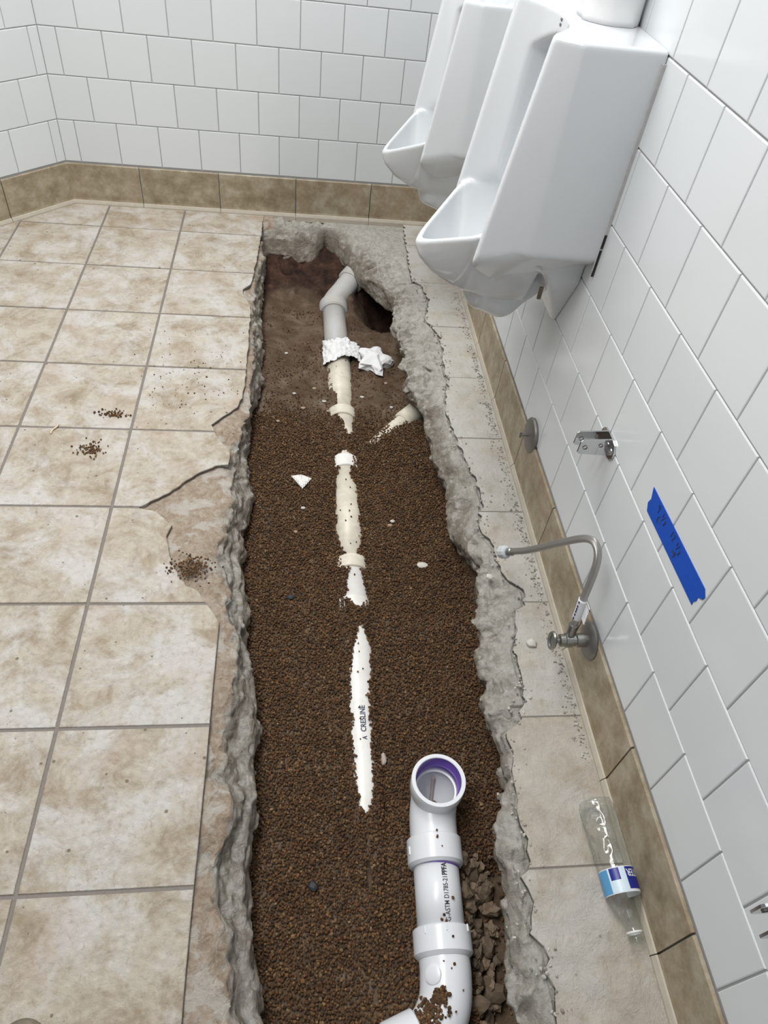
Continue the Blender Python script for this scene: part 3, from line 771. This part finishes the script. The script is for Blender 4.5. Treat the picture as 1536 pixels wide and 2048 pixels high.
# sediment streak in the bore
res = catmull([(3.53, -7.385, -.540), (3.54, -7.325, -.502), (3.545, -7.275, -.452), (3.55, -7.243, -.40)], 6)
V, F = sweep(res, [.006] + [.013] * (len(res) - 2) + [.006], 8); mk('residue_streak', V, F, M_RESIDUE, fd, True)
autosmooth(ringed('hub', (3.503, -7.66, ZA), (3.497, -7.84, ZA), .186, M_PVC, fd))
tube('primer_band', line((3.497, -7.838, ZA), (3.496, -7.848, ZA)), .1535, M_PURPLE, fd, 48, False)
fseg = tube('pipe_segment', line((3.498, -7.8, ZA), (3.482, -8.24, ZA)), .151, M_PVC, fd, 56)
autosmooth(ringed('hub', (3.484, -8.20, ZA), (3.479, -8.365, ZA), .184, M_PVC, fd, .022))
sw = catmull([(3.48, -8.34, ZA), (3.478, -8.45, ZA), (3.45, -8.60, ZA - .005), (3.36, -8.73, ZA - .01), (3.22, -8.80, ZA - .015)], 10)
tube('sweep_elbow', sw, .158, M_PVC, fd, 56)
autosmooth(ringed('hub', (3.30, -8.775, ZA - .01), (3.10, -8.84, ZA - .015), .188, M_PVC, fd))
# moulding boss on the sweep
V, F = lathe((3.385, -8.46, ZA + .118), (-.55, -.05, .83), [(0, .052), (.016, .052), (.02, .046), (.02, .001)], 28); autosmooth(mk('moulding_boss', V, F, M_PVC, fd))
# raised ribs on hubs
for yy, zz in ((-8.225, .0), (-8.225, .9), (-8.225, -.75)):
    a = zz; V, F = box((3.483 + .186 * math.sin(a), yy, ZA + .186 * math.cos(a)), (.008, .04, .008)); mk('hub_rib', V, F, M_PVC, fd)
V, F = box((3.50 - .178, -7.74, ZA + .055), (.012, .05, .012)); mk('hub_rib', V, F, M_PVC, fd)
def print2(s, size, y0, ang, length, bold=0.0):
    V, F = text_mesh(s, size, bold); u, v = (V[:, 0] - V[:, 0].min()) * length / np.ptp(V[:, 0]), V[:, 1]
    a = ang - v / .151
    yy = y0 + u; cxx = 3.482 + (yy + 8.24) * (.016 / .44)
    P = np.stack([cxx + .1535 * np.sin(a), yy, ZA + .1535 * np.cos(a)], 1)
    return mk('printed_lettering', P, F, M_INK, fseg)
print2('-G-ASTM D1785-21', .046, -8.20, .27, .265, .0003)
print2('PPFA', .048, -7.925, .27, .075, .0014)
# gravel specks and a gravel patch lying on the sweep
def spk():
    P = []; Rr = []
    for (x, y, a, r) in ((3.50, -7.66, -.02, .007), (3.50, -7.70, -.03, .011), (3.5, -7.76, .1, .005), (3.48, -8.155, .02, .009), (3.48, -8.19, .07, .012), (3.483, -8.18, -.12, .009), (3.49, -8.06, .42, .010), (3.478, -8.28, .2, .009), (3.47, -8.42, .25, .014), (3.47, -8.44, .12, .006), (3.47, -8.55, .5, .006), (3.47, -8.40, -.15, .008)):
        rr = .19 if (y > -7.84 and y < -7.65) or (-8.36 < y < -8.2) else .158
        P.append((x + rr * math.sin(a), y, ZA + rr * math.cos(a) + .002)); Rr.append(r)
    return np.array(P), np.array(Rr)
P_, R_ = spk()
t_, N_, B_ = frames(sw)
Pp = []; Rp = []
for i in range(430):
    s_ = random.uniform(.42, .99) ; k = int(s_ * (len(sw) - 1))
    a = random.gauss(-.50, .26) if s_ > .55 else random.gauss(-.35, .12)
    tt = t_[k]; side = np.array([tt[1], -tt[0], 0]); side /= np.linalg.norm(side)       # right-hand normal
    side = -side if side[0] < 0 else side
    p = sw[k] + (.162) * (side * math.sin(a) + np.array([0, 0, 1]) * math.cos(a))
    Pp.append(p + np.array([0, 0, random.uniform(0, .012)])); Rp.append(random.uniform(.008, .013))
V, F, C = grains(np.vstack([P_, np.array(Pp)]), np.concatenate([R_, np.array(Rp)]), tint)
setp(mk_big('gravel_specks', V, F, M_GRAIN, None, False, C), 'small patch of brown gravel spilled over the white sweep elbow', 'gravel', 'stuff')

# ================================================================ URINALS
def urinal_mesh():
    h = .0125; lo = (-.03, -.75, 1.40)
    U, V, Z = np.meshgrid(np.arange(lo[0], 1.36, h, dtype=np.float32), np.arange(lo[1], .76, h, dtype=np.float32), np.arange(lo[2], 3.60, h, dtype=np.float32), indexing='ij')
    av = np.sqrt(V * V + .0004)
    uf = .67 + (3.53 - np.clip(Z, 2.15, 3.6)) * .145
    vf = .535
    nx = .63 - vf; ny = uf - .50; L = np.hypot(nx, ny)
    ch = ((U - .50) * nx + (av - .63) * ny) / L
    body = smax(smax(av - .63, ch, .010), U - uf, .02)
    body = smax(body, Z - 3.565, .03)
    D = np.interp(U, [0, .1, .3, .69, .9, 1.3], [.20, .24, .34, .46, .40, .1])
    zb = 2.24 - D * np.clip(1 - (av / .60) ** 2, 0, 1)
    body = smax(body, (zb - Z) * .75, .05)
    # pouring lip
    vr = np.clip((1.265 - U) * 1.12, -.2, .50)
    vr = smin(vr, np.full_like(vr, .49), .08)
    zr = np.clip(2.03 + (1.24 - U) * .72, 1.9, 2.36)
    zl = np.interp(U, [0, .4, .69, .9, 1.05, 1.17, 1.25, 1.36], [1.66, 1.66, 1.68, 1.735, 1.80, 1.90, 2.01, 2.12])
    tt = np.clip((Z - zl) / np.maximum(zr - zl, .03), 0, 1)
    lip = smax((av - vr * (.30 + .70 * tt ** .7)) * .72, (U - 1.245) * .9, .10)
    lip = smax(lip, (Z - zr) * .8, .02); lip = smax(lip, (zl - Z) * .8, .05); lip = smax(lip, .30 - U, .02)
    # hollow of the body, then the basin of the lip
    f1 = (.46 + (uf - .46) * (av / .475) ** 2.2 - U) * .62
    zf = np.interp(U, [0, .25, .5, .7, .9, 1.08, 1.18, 1.3], [2.22, 2.10, 1.93, 1.84, 1.845, 1.90, 1.97, 2.06])
    v2 = smax(smax(av - .315, .19 - U, .05), (Z - (3.44 - 1.3 * V * V)) * .8, .03)
    chan = smin(f1, v2, .025)
    chan = smax(chan, (zf - Z) * .8, .12)
    vb = smax((av - vr * (.30 + .70 * tt ** .7) + .055) * .8, .22 - U, .06)
    vb = smax(vb, (U - 1.185) * .9, .10)
    vb = smax(vb, (zf - Z) * .8, .05); vb = smax(vb, (av - .30 - .24 * np.sqrt(np.clip((U - .40) / .45, 0, 1))) * .9, .04)
    vb = smax(vb, (Z - 2.75 + .35 * np.clip((.9 - U) / .5, 0, 1)) * .5, .25)
    body = smax(body, -chan, .022)
    solid = smin(body, lip, .012)
    solid = smax(solid, -vb, .022)
    # trap and mounting pad
    def cap(a, b, ra, rb):
        a = np.array(a); b = np.array(b); d = b - a
        t = np.clip(((U - a[0]) * d[0] + (V - a[1]) * d[1] + (Z - a[2]) * d[2]) / (d @ d), 0, 1)
        return np.sqrt((U - a[0] - t * d[0]) ** 2 + (V - a[1] - t * d[1]) ** 2 + (Z - a[2] - t * d[2]) ** 2) - (ra + (rb - ra) * t)
    trap = smin(cap((.60, 0, 1.66), (.44, 0, 1.60), .165, .15), cap((.44, 0, 1.60), (.05, 0, 1.92), .15, .12), .06)
    solid = smin(solid, trap, .05)
    pu = .03 + .30 * np.clip((Z - 1.5) / .6, 0, 1) ** 1.2
    pad = smax(smax(U - pu, av - (.20 + .25 * np.clip((Z - 1.5) / .5, 0, 1)), .05), smax(1.52 - Z, Z - 2.3, .02), .04)
    solid = smin(solid, pad, .04)
    solid = np.maximum(solid, -U)
    return vdb_mesh(solid, lo, h)
UP, UQ = urinal_mesh()
UC = np.array([XW, -4.05, 1.5])
UV_ = np.stack([XW - UP[:, 0], UP[:, 1] * 1.0 + UC[1], UP[:, 2]], 1)
ur = empty('urinal', UC, 'nearer white porcelain wall urinal with paper roll on top', 'urinal', group='wall urinals')
body = mk_big('bowl_body', UV_, UQ[:, ::-1], M_PORC, ur, True)
body.data.update()
# sealant line, bolt slot, small maker mark
MU, MV, MZ = .462, .065, 3.505
def wpt(u, v, z): return (XW - u, UC[1] + v, z)
V, F = box(wpt(.012, -.634, 2.85), (.024, .016, 1.3)); mk('sealant_line', V, F, plain('grey_sealant', (.60, .60, .60), .7, bump=.5, bscale=16, var=.3), ur)
for z_, l_ in ((2.42, .10), (2.26, .20)):
    V, F = box(wpt(.014, -.641, z_), (.018, .008, l_), .003); mk('sealant_gap', V, F, M_DARK, ur)
V, F = box(wpt(.255, -.372, 1.86), (.03, .02, .10), .004); mk('bolt_slot', V, F, M_BRASS, ur)
mk_ = [box(wpt(MU + .0, MV, MZ + dz), (.012, .030, .016), .004) for dz in (.022, -.006)]
V, F = joinm(*mk_); mk('maker_mark', V, F, M_DULL, ur)['kind'] = 'stuff'
ur2 = empty('urinal', UC + [0, 2.85, -.41], 'farther white porcelain wall urinal hung lower near the corner', 'urinal', group='wall urinals')
for ch_ in list(ur.children):
    c_ = ch_.copy(); SC.collection.objects.link(c_); c_.parent = ur2

# toilet paper roll on the nearer urinal
tp = empty('paper_roll', (4.47, -4.02, 3.567), 'white toilet paper roll standing on top of the nearer urinal', 'paper roll')
def roll():
    seg = 64; zs = np.linspace(0, .38, 14); V = []
    for i, z in enumerate(zs):
        for k in range(seg):
            a = k * 2 * math.pi / seg
            r = .205 + .012 * float(vnoise(math.cos(a) * 2.2, math.sin(a) * 2.2, z * 7, 3)) + (.012 if z < .09 and 3.5 < a < 5.3 else 0) * (1 - z / .09 if z < .09 else 0)
            V.append((4.47 + r * math.cos(a), -4.02 + r * math.sin(a), 3.567 + z))
    F = [[i * seg + k, i * seg + (k + 1) % seg, (i + 1) * seg + (k + 1) % seg, (i + 1) * seg + k] for i in range(13) for k in range(seg)]
    n = len(V)
    for k in range(seg): V.append((4.47 + .07 * math.cos(k * 2 * math.pi / seg), -4.02 + .07 * math.sin(k * 2 * math.pi / seg), 3.915))
    F += [[13 * seg + k, 13 * seg + (k + 1) % seg, n + (k + 1) % seg, n + k] for k in range(seg)]
    F.append(list(range(seg))[::-1]); return V, F
V, F = roll(); mk('paper', V, F, M_PAPER, tp, True)
V, F = lathe((4.47, -4.02, 3.60), (0, 0, 1), [(0, .069), (.315, .069), (.315, .064), (0, .064)], 32); mk('cardboard_core', V, F, plain('brown_card', (.35, .25, .16), .8), tp, True)
# clear film on the farther urinal
def film():
    n = 26; V = []; F = []
    for i in range(n):
        for j in range(n):
            a, b = i / (n - 1) - .5, j / (n - 1) - .5
            z = 3.162 + .10 * max(0, 1 - 4 * (a * a + b * b)) + .05 * abs(float(fbm(np.array([a * 5]), np.array([b * 5]), np.array([0.]), 1.3, 3, 5, True)[0]))
            V.append((4.36 + a * .34, -1.22 + b * .5, z))
    for i in range(n - 1):
        for j in range(n - 1): F.append([i * n + j, (i + 1) * n + j, (i + 1) * n + j + 1, i * n + j + 1])
    return V, F
V, F = film(); setp(mk('plastic_film', V, F, M_FILM, None, True), 'crumpled clear plastic film on top of the farther urinal', 'plastic')

# ================================================================ WALL FITTINGS
dc = empty('cleanout_plate', (XW, -4.57, .55), 'round dull grey metal plate with a screw on right wall at base tiles', 'wall plate')
V, F = lathe((XW - .012, -4.57, .55), (-1, 0, 0), [(-.012, .155), (.008, .16), (.022, .15), (.032, .11), (.036, .001)], 40); autosmooth(mk('disc', V, F, M_DULL, dc))
V, F = joinm(lathe((XW - .046, -4.57, .55), (-1, 0, 0), [(0, .014), (.07, .012), (.07, .001)], 12), box((XW - .115, -4.57, .55), (.02, .012, .06), .003)); mk('wing_screw', V, F, M_CORR, dc)

def bracket(y, z, label):
    b = empty('partition_bracket', (XW, y, z), label, 'bracket', group='chrome partition brackets')
    def ear(yc):
        pts = [(0, -.07), (-.200, -.058), (-.213, -.045), (-.213, .045), (-.200, .058), (0, .07)]
        V = [(XW - .012 + p[0], yc - .006, z + p[1]) for p in pts] + [(XW - .012 + p[0], yc + .006, z + p[1]) for p in pts]
        n = len(pts); F = [list(range(n)), list(range(n, 2 * n))[::-1]] + [[i, n + i, n + (i + 1) % n, (i + 1) % n] for i in range(n)]
        ea = mk('ear', V, F, M_CHROME, b)
        V, F = lathe((XW - .185, yc - .012, z), (0, 1, 0), [(0, .016), (.024, .016)], 14); mk('rivet_hole', V, F, M_DULL, ea)
        V, F = lathe((XW - .08, yc - .012, z + .02), (0, 1, 0), [(0, .014), (.024, .014)], 14); mk('rivet_hole', V, F, M_DULL, ea)
    ear(y + .045); ear(y - .045)
    for sy in (-1, 1):
        pts = [(.04, -.07), (.10, -.06), (.13, -.02), (.13, .02), (.10, .06), (.04, .07)]
        V = [(XW - .002, y + sy * p[0], z + p[1]) for p in pts] + [(XW - .014, y + sy * p[0], z + p[1]) for p in pts]
        n = len(pts); F = [list(range(n)), list(range(n, 2 * n))[::-1]] + [[i, n + i, n + (i + 1) % n, (i + 1) % n] for i in range(n)]
        fl = mk('flange', V, F, M_CHROME, b)
        V, F = lathe((XW - .012, y + sy * .085, z), (-1, 0, 0), [(0, .024), (.008, .022), (.016, .012), (.018, .001)], 16); mk('screw', V, F, M_CHROME, fl, True)
    V, F = box((XW - .008, y, z), (.012, .10, .14)); mk('web', V, F, M_CHROME, b)
    return b
bracket(-5.78, 1.535, 'chrome two-eared bracket on the wall tiles above the blue tape')
bracket(-8.655, 1.50, 'chrome two-eared bracket cut off at the right edge of the picture')

# stop valve and braided hose
sv = empty('stop_valve', (XW, -6.64, .43), 'weathered chrome stop valve with a braided hose looping off the wall', 'valve')
VY, VZ = -6.64, .43
V, F = lathe((XW - .018, VY, VZ), (-1, 0, 0), [(0, .135), (.008, .14), (.025, .125), (.04, .07), (.042, .04), (.042, .001)], 40); autosmooth(mk('escutcheon', V, F, M_DULL, sv))
V, F = lathe((XW - .055, VY, VZ), (-1, 0, 0), [(0, .05), (.07, .05), (.075, .042), (.10, .042), (.105, .052), (.15, .052), (.155, .045), (.19, .045), (.195, .02), (.23, .018), (.23, .001)], 24); autosmooth(mk('valve_body', V, F, M_CORR, sv))
V = []; F = []
pv, pf = lathe((0, 0, 0), (-1, 0, 0), [(0, .001), (0, .075), (.012, .085), (.024, .078), (.024, .058), (.014, .05), (.014, .001)], 32)
pv = pv * np.array([1, .72, 1.0]) + np.array([XW - .285, VY, VZ]); autosmooth(mk('oval_handle', pv, pf, M_CORR, sv))
HP = catmull([(4.475, -6.625, .46), (4.475, -6.605, .57), (4.475, -6.585, .70), (4.475, -6.565, .82), (4.475, -6.525, 1.12), (4.462, -6.46, 1.24), (4.43, -6.36, 1.21), (4.36, -6.20, .98), (4.27, -6.00, .66), (4.20, -5.86, .47)], 12)
tube('hose_nut', HP[2:14], .034, M_CORR, sv, 6)
tube('braided_hose', HP[12:], .026, M_BRAID, sv, 20)
hl = tube('paper_label', HP[18:37], .0305, M_LABELW, sv, 24)
tube('ferrule', line((4.205, -5.87, .48), (4.185, -5.83, .43), 2), .031, M_CORR, sv, 20)
d_ = np.array([-.05, .09, -.11]); d_ = np.array([-.06, .085, -.10]); d_ /= np.linalg.norm(d_)
V, F = lathe(np.array([4.188, -5.838, .437]), d_, [(0, .026), (.012, .048), (.02, .052), (.075, .052), (.082, .047), (.082, .036), (.03, .03)], 12); nut = mk('plastic_nut', V, F, M_NUT, sv)
# tiny print bars on the label and the ribbed clear tag
for k in range(6):
    q = HP[20 + k * 3 if 20 + k * 3 < 36 else 35]
    V, F = box((q[0] - .029, q[1] - .012, q[2]), (.004, .012, .018)); mk('label_print', V, F, M_INKB, hl)
for k in range(8):
    q = HP[22 + k * 2]
    V, F = box((q[0] + .02, q[1] - .055, q[2]), (.004, .06, .012)); mk('tag_rib', V, F, M_LABELW, sv)

# blue tape with handwriting
tape = empty('blue_tape', (XW, -6.8, 1.68), 'strip of blue masking tape with handwritten measurements on right wall', 'tape')
def TW(s, t, off=.004):        # s along the strip from its far end, t across it (0 bottom)
    a = np.array([-6.40, 1.615]); dd = np.array([-.80, .022]); L = np.linalg.norm(dd); dd /= L
    nn = np.array([0.0, 1.0])
    q = a + dd * s + nn * t
    return (XW - off, q[0], q[1])
out = [(.085, 0), (.055, .045), (.067, .085), (.035, .155), (.2, .155), (.5, .155), (.80, .155), (.835, .125), (.83, .10), (.795, .075), (.80, .05), (.785, .02), (.79, 0), (.5, 0), (.2, 0)]
V = [TW(s, t, .0045) for s, t in out] + [TW(s, t, .0005) for s, t in out]; n = len(out)
F = [list(range(n)), list(range(n, 2 * n))[::-1]] + [[i, n + i, n + (i + 1) % n, (i + 1) % n] for i in range(n)]
mk('tape_strip', V, F, M_TAPE, tape)
def stroke(pts, r=.0024):
    P = catmull([TW(s, t, .0052) for s, t in pts], 5) if len(pts) > 2 else np.array([TW(s, t, .0052) for s, t in pts])
    return sweep(P, r, 6)
S = []
def glyph(kind, s0, t0, h):
    G = {'9': [[(.5, .75), (.25, 1), (0, .8), (.2, .55), (.5, .75), (.45, 0)]], '1': [[(.2, 1), (.2, 0)]], '2': [[(0, .8), (.25, 1), (.5, .75), (.05, 0), (.55, .02)]],
         '/': [[(.5, 1), (0, 0)]], 'L': [[(1.0, .45), (0, .45)], [(.3, .9), (0, .45), (.3, 0)]], 'R': [[(0, .45), (1.0, .45)], [(.7, .9), (1.0, .45), (.7, 0)], [(0, .62), (.8, .62)]]}
    for st_ in G[kind]: S.append(stroke([(s0 + x * h * .75, t0 + y * h) for x, y in st_]))
glyph('9', .165, .085, .052); glyph('1', .235, .105, .03); glyph('/', .245, .085, .045); glyph('2', .275, .080, .03); glyph('L', .205, .035, .06)
N9 = len(S)
glyph('1', .375, .095, .042); glyph('2', .40, .092, .042); glyph('1', .455, .105, .03); glyph('/', .468, .085, .045); glyph('2', .498, .078, .032); glyph('R', .45, .028, .05)
V, F = joinm(*S[:N9]); mk('handwriting', V, F, M_INK, tape)
V, F = joinm(*S[N9:]); mk('handwriting', V, F, M_INK, tape)

# ================================================================ BOTTLE
bt = empty('water_bottle', (4.49, -8.0, 0), 'empty clear crushed water bottle with blue label lying by the base tiles', 'bottle')
bc0 = np.array([4.475, -7.64, .105]); bc1 = np.array([4.515, -8.43, .075]); bd = bc1 - bc0; BL_ = np.linalg.norm(bd); bd /= BL_
PRF = [(0, .001), (0, .06), (.012, .095), (.05, .103), (.10, .100), (.14, .107), (.20, .098), (.25, .105), (.31, .100), (.37, .104), (.43, .104), (.52, .105), (.56, .104), (.62, .088), (.68, .062), (.73, .044), (.75, .040), (.755, .046), (.762, .046), (.768, .038), (.80, .037), (.80, .033)]
def bottle_pts(prof, seg=48, crush=True):
    a = np.array([0, 0, 1.]); n = np.cross(bd, a); n /= np.linalg.norm(n); b = np.cross(n, bd)
    P = []
    fine = []
    for (d0, r0), (d1, r1) in zip(prof[:-1], prof[1:]):
        k = max(1, int((d1 - d0) / .012))
        for i in range(k): fine.append((d0 + (d1 - d0) * i / k, r0 + (r1 - r0) * i / k))
    fine.append(prof[-1])
    V = []
    for d, r in fine:
        am = np.interp(d, [0, .03, .3, .40, .45], [.4, 1, .9, .35, .04]) if crush else 0
        for k in range(seg):
            q = k * 2 * math.pi / seg
            rr = r * (1 + am * (.17 * float(fbm(np.array([math.cos(q) * 2.4]), np.array([math.sin(q) * 2.4]), np.array([d * 16]), 1.5, 3, 9, True)[0])))
            V.append(bc0 + bd * d + rr * (math.cos(q) * n + math.sin(q) * b))
    F = [[i * seg + k, i * seg + (k + 1) % seg, (i + 1) * seg + (k + 1) % seg, (i + 1) * seg + k] for i in range(len(fine) - 1) for k in range(seg)]
    return np.array(V), F, n, b
V, F, bn, bb = bottle_pts(PRF); mk('bottle_shell', V, F, M_CLEAR, bt, True)
def wrap(d0, d1, a0, a1, r, mat, name, k=20, m=2, par=None):
    V = []; F = []
    for i in range(m + 1):
        for j in range(k + 1):
            a = a0 + (a1 - a0) * j / k; d = d0 + (d1 - d0) * i / m
            V.append(bc0 + bd * d + r * (math.cos(a) * bn + math.sin(a) * bb))
    for i in range(m):
        for j in range(k): F.append([i * (k + 1) + j, i * (k + 1) + j + 1, (i + 1) * (k + 1) + j + 1, (i + 1) * (k + 1) + j])
    return mk(name, V, F, mat, par or bt, True)
# bn points to one side; find which side is the wall
sgn = 1 if bn[0] > 0 else -1
def ang(deg): return math.radians(deg) if sgn > 0 else math.radians(180 - deg)   # 0 = wall side, 90 = up, 180 = trench side
lab = wrap(.42, .56, 0, 2 * math.pi, .1065, M_LABELW, 'label', 48)
wrap(.425, .555, ang(142), ang(205), .1080, M_LBL_B, 'label_print', par=lab)
wrap(.425, .49, ang(104), ang(136), .1080, M_LBL_N, 'label_print', par=lab)
wrap(.49, .555, ang(104), ang(142), .1079, M_LBL_P, 'label_print', par=lab)
wrap(.425, .545, ang(-20), ang(84), .1080, M_LBL_N, 'label_print', par=lab)
wrap(.425, .555, ang(86), ang(101), .1079, M_LBL_P, 'label_print', par=lab)
V, F = text_mesh('WATER', .055, .001)
P = []
for q in V:
    a = ang(82 - math.degrees((V[:, 0].max() - q[0]) * .8 / .108)); d = .44 + q[1]
    P.append(bc0 + bd * d + .1095 * (math.cos(a) * bn + math.sin(a) * bb))
mk('label_lettering', P, F, M_LABELW, lab)
V, F = lathe(bc0 + bd * .748, bd, [(0, .041), (0, .047), (.012, .047), (.012, .041)], 32); mk('neck_ring', V, F, plain('milky_plastic', (.75, .75, .74), .4), bt, True)

# ================================================================ SMALL THINGS
def drape():
    n, m = 40, 30; V = []; F = []
    for i in range(n):
        for j in range(m):
            a = (i / (n - 1) - .5) * 2.5; b = (j / (m - 1) - .5)
            wv = .03 * float(fbm(np.array([a * 2.5]), np.array([b * 3.]), np.array([0.]), 1.6, 3, 15, True)[0])
            r = PR + .022 + abs(wv) + .05 * max(0, abs(a) - .75)
            y = -1.90 + b * .40 * (1 - .18 * a) + .03 * math.sin(a * 3.1) + .05 * (a > .4) * (a - .4)
            V.append((CX + .015 + r * math.sin(a) * (1.25 if a > 0 else 1.05), y, ZC + r * math.cos(a) + wv * .5))
    for i in range(n - 1):
        for j in range(m - 1): F.append([i * m + j, (i + 1) * m + j, (i + 1) * m + j + 1, i * m + j + 1])
    return V, F
V, F = drape(); o = mk('paper_towel', V, F, M_PAPER, None, True); setp(o, 'crumpled white paper towel draped over the buried pipe', 'paper')
md = o.modifiers.new('thick', 'SOLIDIFY'); md.thickness = .004 * T
iv, fi = ico(3)
q = iv.copy(); th = np.arctan2(q[:, 1], q[:, 0])
star = 1 + .46 * np.cos(5 * th + .4) * (1 - np.abs(q[:, 2])) + .22 * fbm(q[:, 0], q[:, 1], q[:, 2], 1.8, 3, 71, True) + .10 * fbm(q[:, 0], q[:, 1], q[:, 2], 4, 3, 75, True) * 1.8
q = q * star[:, None] * np.array([.155, .20, .085])
zc_ = float(ground_z(np.array([3.49]), np.array([-2.02]))[0])
o = mk_big('crumpled_paper', q + np.array([3.49, -2.02, zc_ + .05]), fi, M_PAPER, None, False); setp(o, 'crumpled star-shaped white paper lying on soil right of the pipe', 'paper')
def gz(x, y): return float(ground_z(np.array([float(x)]), np.array([float(y)]))[0])
zt_ = gz(2.6, -4.2) + .016
P = [(2.50, -4.135), (2.60, -4.125), (2.705, -4.165), (2.612, -4.31)]
V = [(*p, zt_ + .012 + (.012 if i == 1 else 0)) for i, p in enumerate(P)] + [(*p, zt_) for p in P]
F = [[3, 2, 1, 0], [4, 5, 6, 7]] + [[i, (i + 1) % 4, 4 + (i + 1) % 4, 4 + i] for i in range(4)]
setp(mk('plastic_shard', V, F, M_TRI, None), 'triangular perforated white plastic shard on gravel left of the pipe', 'shard')
def lump(name, c, s, mat, label, cat, seed, sub=2, k=.3, flat=True):
    iv, fi = ico(sub); d = 1 + k * fbm(iv[:, 0], iv[:, 1], iv[:, 2], 1.6, 3, seed)
    o = mk_big(name, iv * d[:, None] * np.array(s) + np.array(c), fi, mat, None, not flat)
    return setp(o, label, cat)
lump('white_chip', (3.71, -5.235, gz(3.71, -5.235) + .014), (.052, .034, .014), M_CHIP, 'small white chip on gravel near the right trench edge', 'chip', 81)
lump('black_fragment', (2.51, -5.59, gz(2.51, -5.59) + .012), (.04, .026, .022), M_BLACKBIT, 'black fragment on gravel near the middle of the left wall', 'fragment', 82)
lump('black_fragment', (2.68, -7.89, gz(2.68, -7.89) + .014), (.034, .036, .024), M_BLACKBIT, 'black fragment on gravel left of the new white drain', 'fragment', 83)
lump('grey_pebble', (3.21, -7.06, gz(3.21, -7.06) + .014), (.022, .048, .02), plain('grey_pebble', (.42, .36, .32), .8), 'elongated grey pebble on gravel just above the open elbow', 'pebble', 84)
lump('concrete_chip', (4.15, -5.75, .012), (.030, .026, .012), M_CHIP, 'small pale chip on dusty floor beside the plastic hose nut', 'chip', 85)
lump('concrete_chip', (4.36, -6.40, .02), (.042, .036, .022), M_CHIP, 'white angular chip on dusty floor left of the valve handle', 'chip', 86)
pebs = [(2.62, -3.0), (2.52, -2.72), (2.9, -3.05), (2.86, -2.85), (2.35, -3.3), (3.62, -2.95), (3.60, -2.45), (2.42, -1.9), (2.55, -4.85), (2.62, -4.55), (3.45, -4.75), (3.48, -4.7), (2.75, -2.6), (3.3, -2.75)]
PEBW = ['midway between left wall and pipe hub', 'midway between left wall and pipe, farther back', 'touching the left side of the pipe hub', 'beside the pipe just behind its hub',
        'at the left wall where gravel starts', 'just left of the branch pipe hub', 'on soil behind the branch pipe', 'farthest back near the left wall', 'on gravel well below the plastic shard',
        'on gravel close below the plastic shard', 'on gravel right of the pipe, farther one of two', 'on gravel right of the pipe, nearer one of two', 'on soil left of the pipe, below the paper towel', 'on soil between pipe hub and branch pipe']
for k, (x, y) in enumerate(pebs):
    o = lump('soil_pebble', (x, y, gz(x, y) + .008), (.022 + .01 * random.random(), .02, .014), M_CHIP if k % 2 else plain('tan_pebble', (.36, .27, .19), .8), ('white' if k % 2 else 'tan') + ' pebble in the trench, ' + PEBW[k], 'pebble', 90 + k, 1)
    o['group'] = 'pebbles in the trench soil'
# crumbs of soil on the tiles
def crumbs(cx, cy, sx, sy, n, label, seed):
    r = np.random.default_rng(seed)
    P = np.stack([cx + r.normal(0, sx, n), cy + r.normal(0, sy, n), np.full(n, .008)], 1)
    V, F, C = grains(P, r.uniform(.005, .013, n), tint)
    setp(mk_big('soil_crumbs', V, F, M_CRUMB, None, False, C), label, 'dirt', 'stuff')
crumbs(.70, -4.29, .065, .05, 120, 'larger heap of brown soil crumbs on a beige tile', 1)
crumbs(.80, -3.79, .07, .03, 70, 'smaller smear of brown soil crumbs on a beige tile', 2)
crumbs(1.72, -5.66, .075, .06, 240, 'brown crumbs spilled in the chipped tile hollow at the left rim', 3)
r_ = np.random.default_rng(5)
P = np.stack([np.clip(r_.normal(1.55, .35, 90), .2, 1.95), r_.normal(-3.2, .45, 90), np.full(90, .004)], 1)
V, F, C = grains(P, r_.uniform(.004, .009, 90), tint); setp(mk_big('soil_crumbs', V, F, M_CRUMB, None, False, C), 'loose brown specks scattered over the tiles left of the trench', 'dirt', 'stuff')
V, F = sweep(catmull([(.345, -3.97, .010), (.335, -4.01, .012), (.31, -4.05, .010), (.305, -4.10, .008)], 5), .008, 8)
setp(mk('wood_splinter', V, F, M_WOOD, None, True), 'pale bent splinter lying across a floor grout line', 'splinter')
V, F = lathe((1.205, -8.70, 0), (0, 0, 1), [(0, .125), (.02, .125), (.035, .11), (.045, .06), (.047, .001)], 40)
setp(autosmooth(mk('floor_cap', V, F, M_BRASS, None)), 'round brown mottled cap on the tile at the bottom left edge', 'cap')
# loose concrete crumbs on the broken right-hand slab and along the base tiles
def rubble(n, fn, rlo, rhi, label, seed, tf):
    r = np.random.default_rng(seed); P = np.array([fn(r) for _ in range(n)])
    V, F, C = grains(P, r.uniform(rlo, rhi, n), tf)
    setp(mk_big('concrete_rubble', V, F, M_CRUMB, None, False, C), label, 'rubble', 'stuff')
def grey(n): return np.concatenate([np.array([[.46, .43, .39]]) * rng.uniform(.5, 1.25, (n, 1)), np.ones((n, 1))], 1)
def along_base(r):
    y = r.uniform(-7.35, -1.2); return (4.575 - abs(r.normal(0, .045)), y, .006)
rubble(700, along_base, .003, .011, 'grey mortar crumbs along the foot of the right base tiles', 11, grey)
def on_edge(r):
    y = r.uniform(-9.2, -.9); a, b = float(fx(BR, y)), float(fx(TR, y)) + (.11 if -6.9 < y < -1 else 0); return (b + r.normal(-.01, .05), y, .004 + r.uniform(-.01, .004))
rubble(420, on_edge, .004, .014, 'pale concrete crumbs along the broken right edge of the trench', 12, grey)
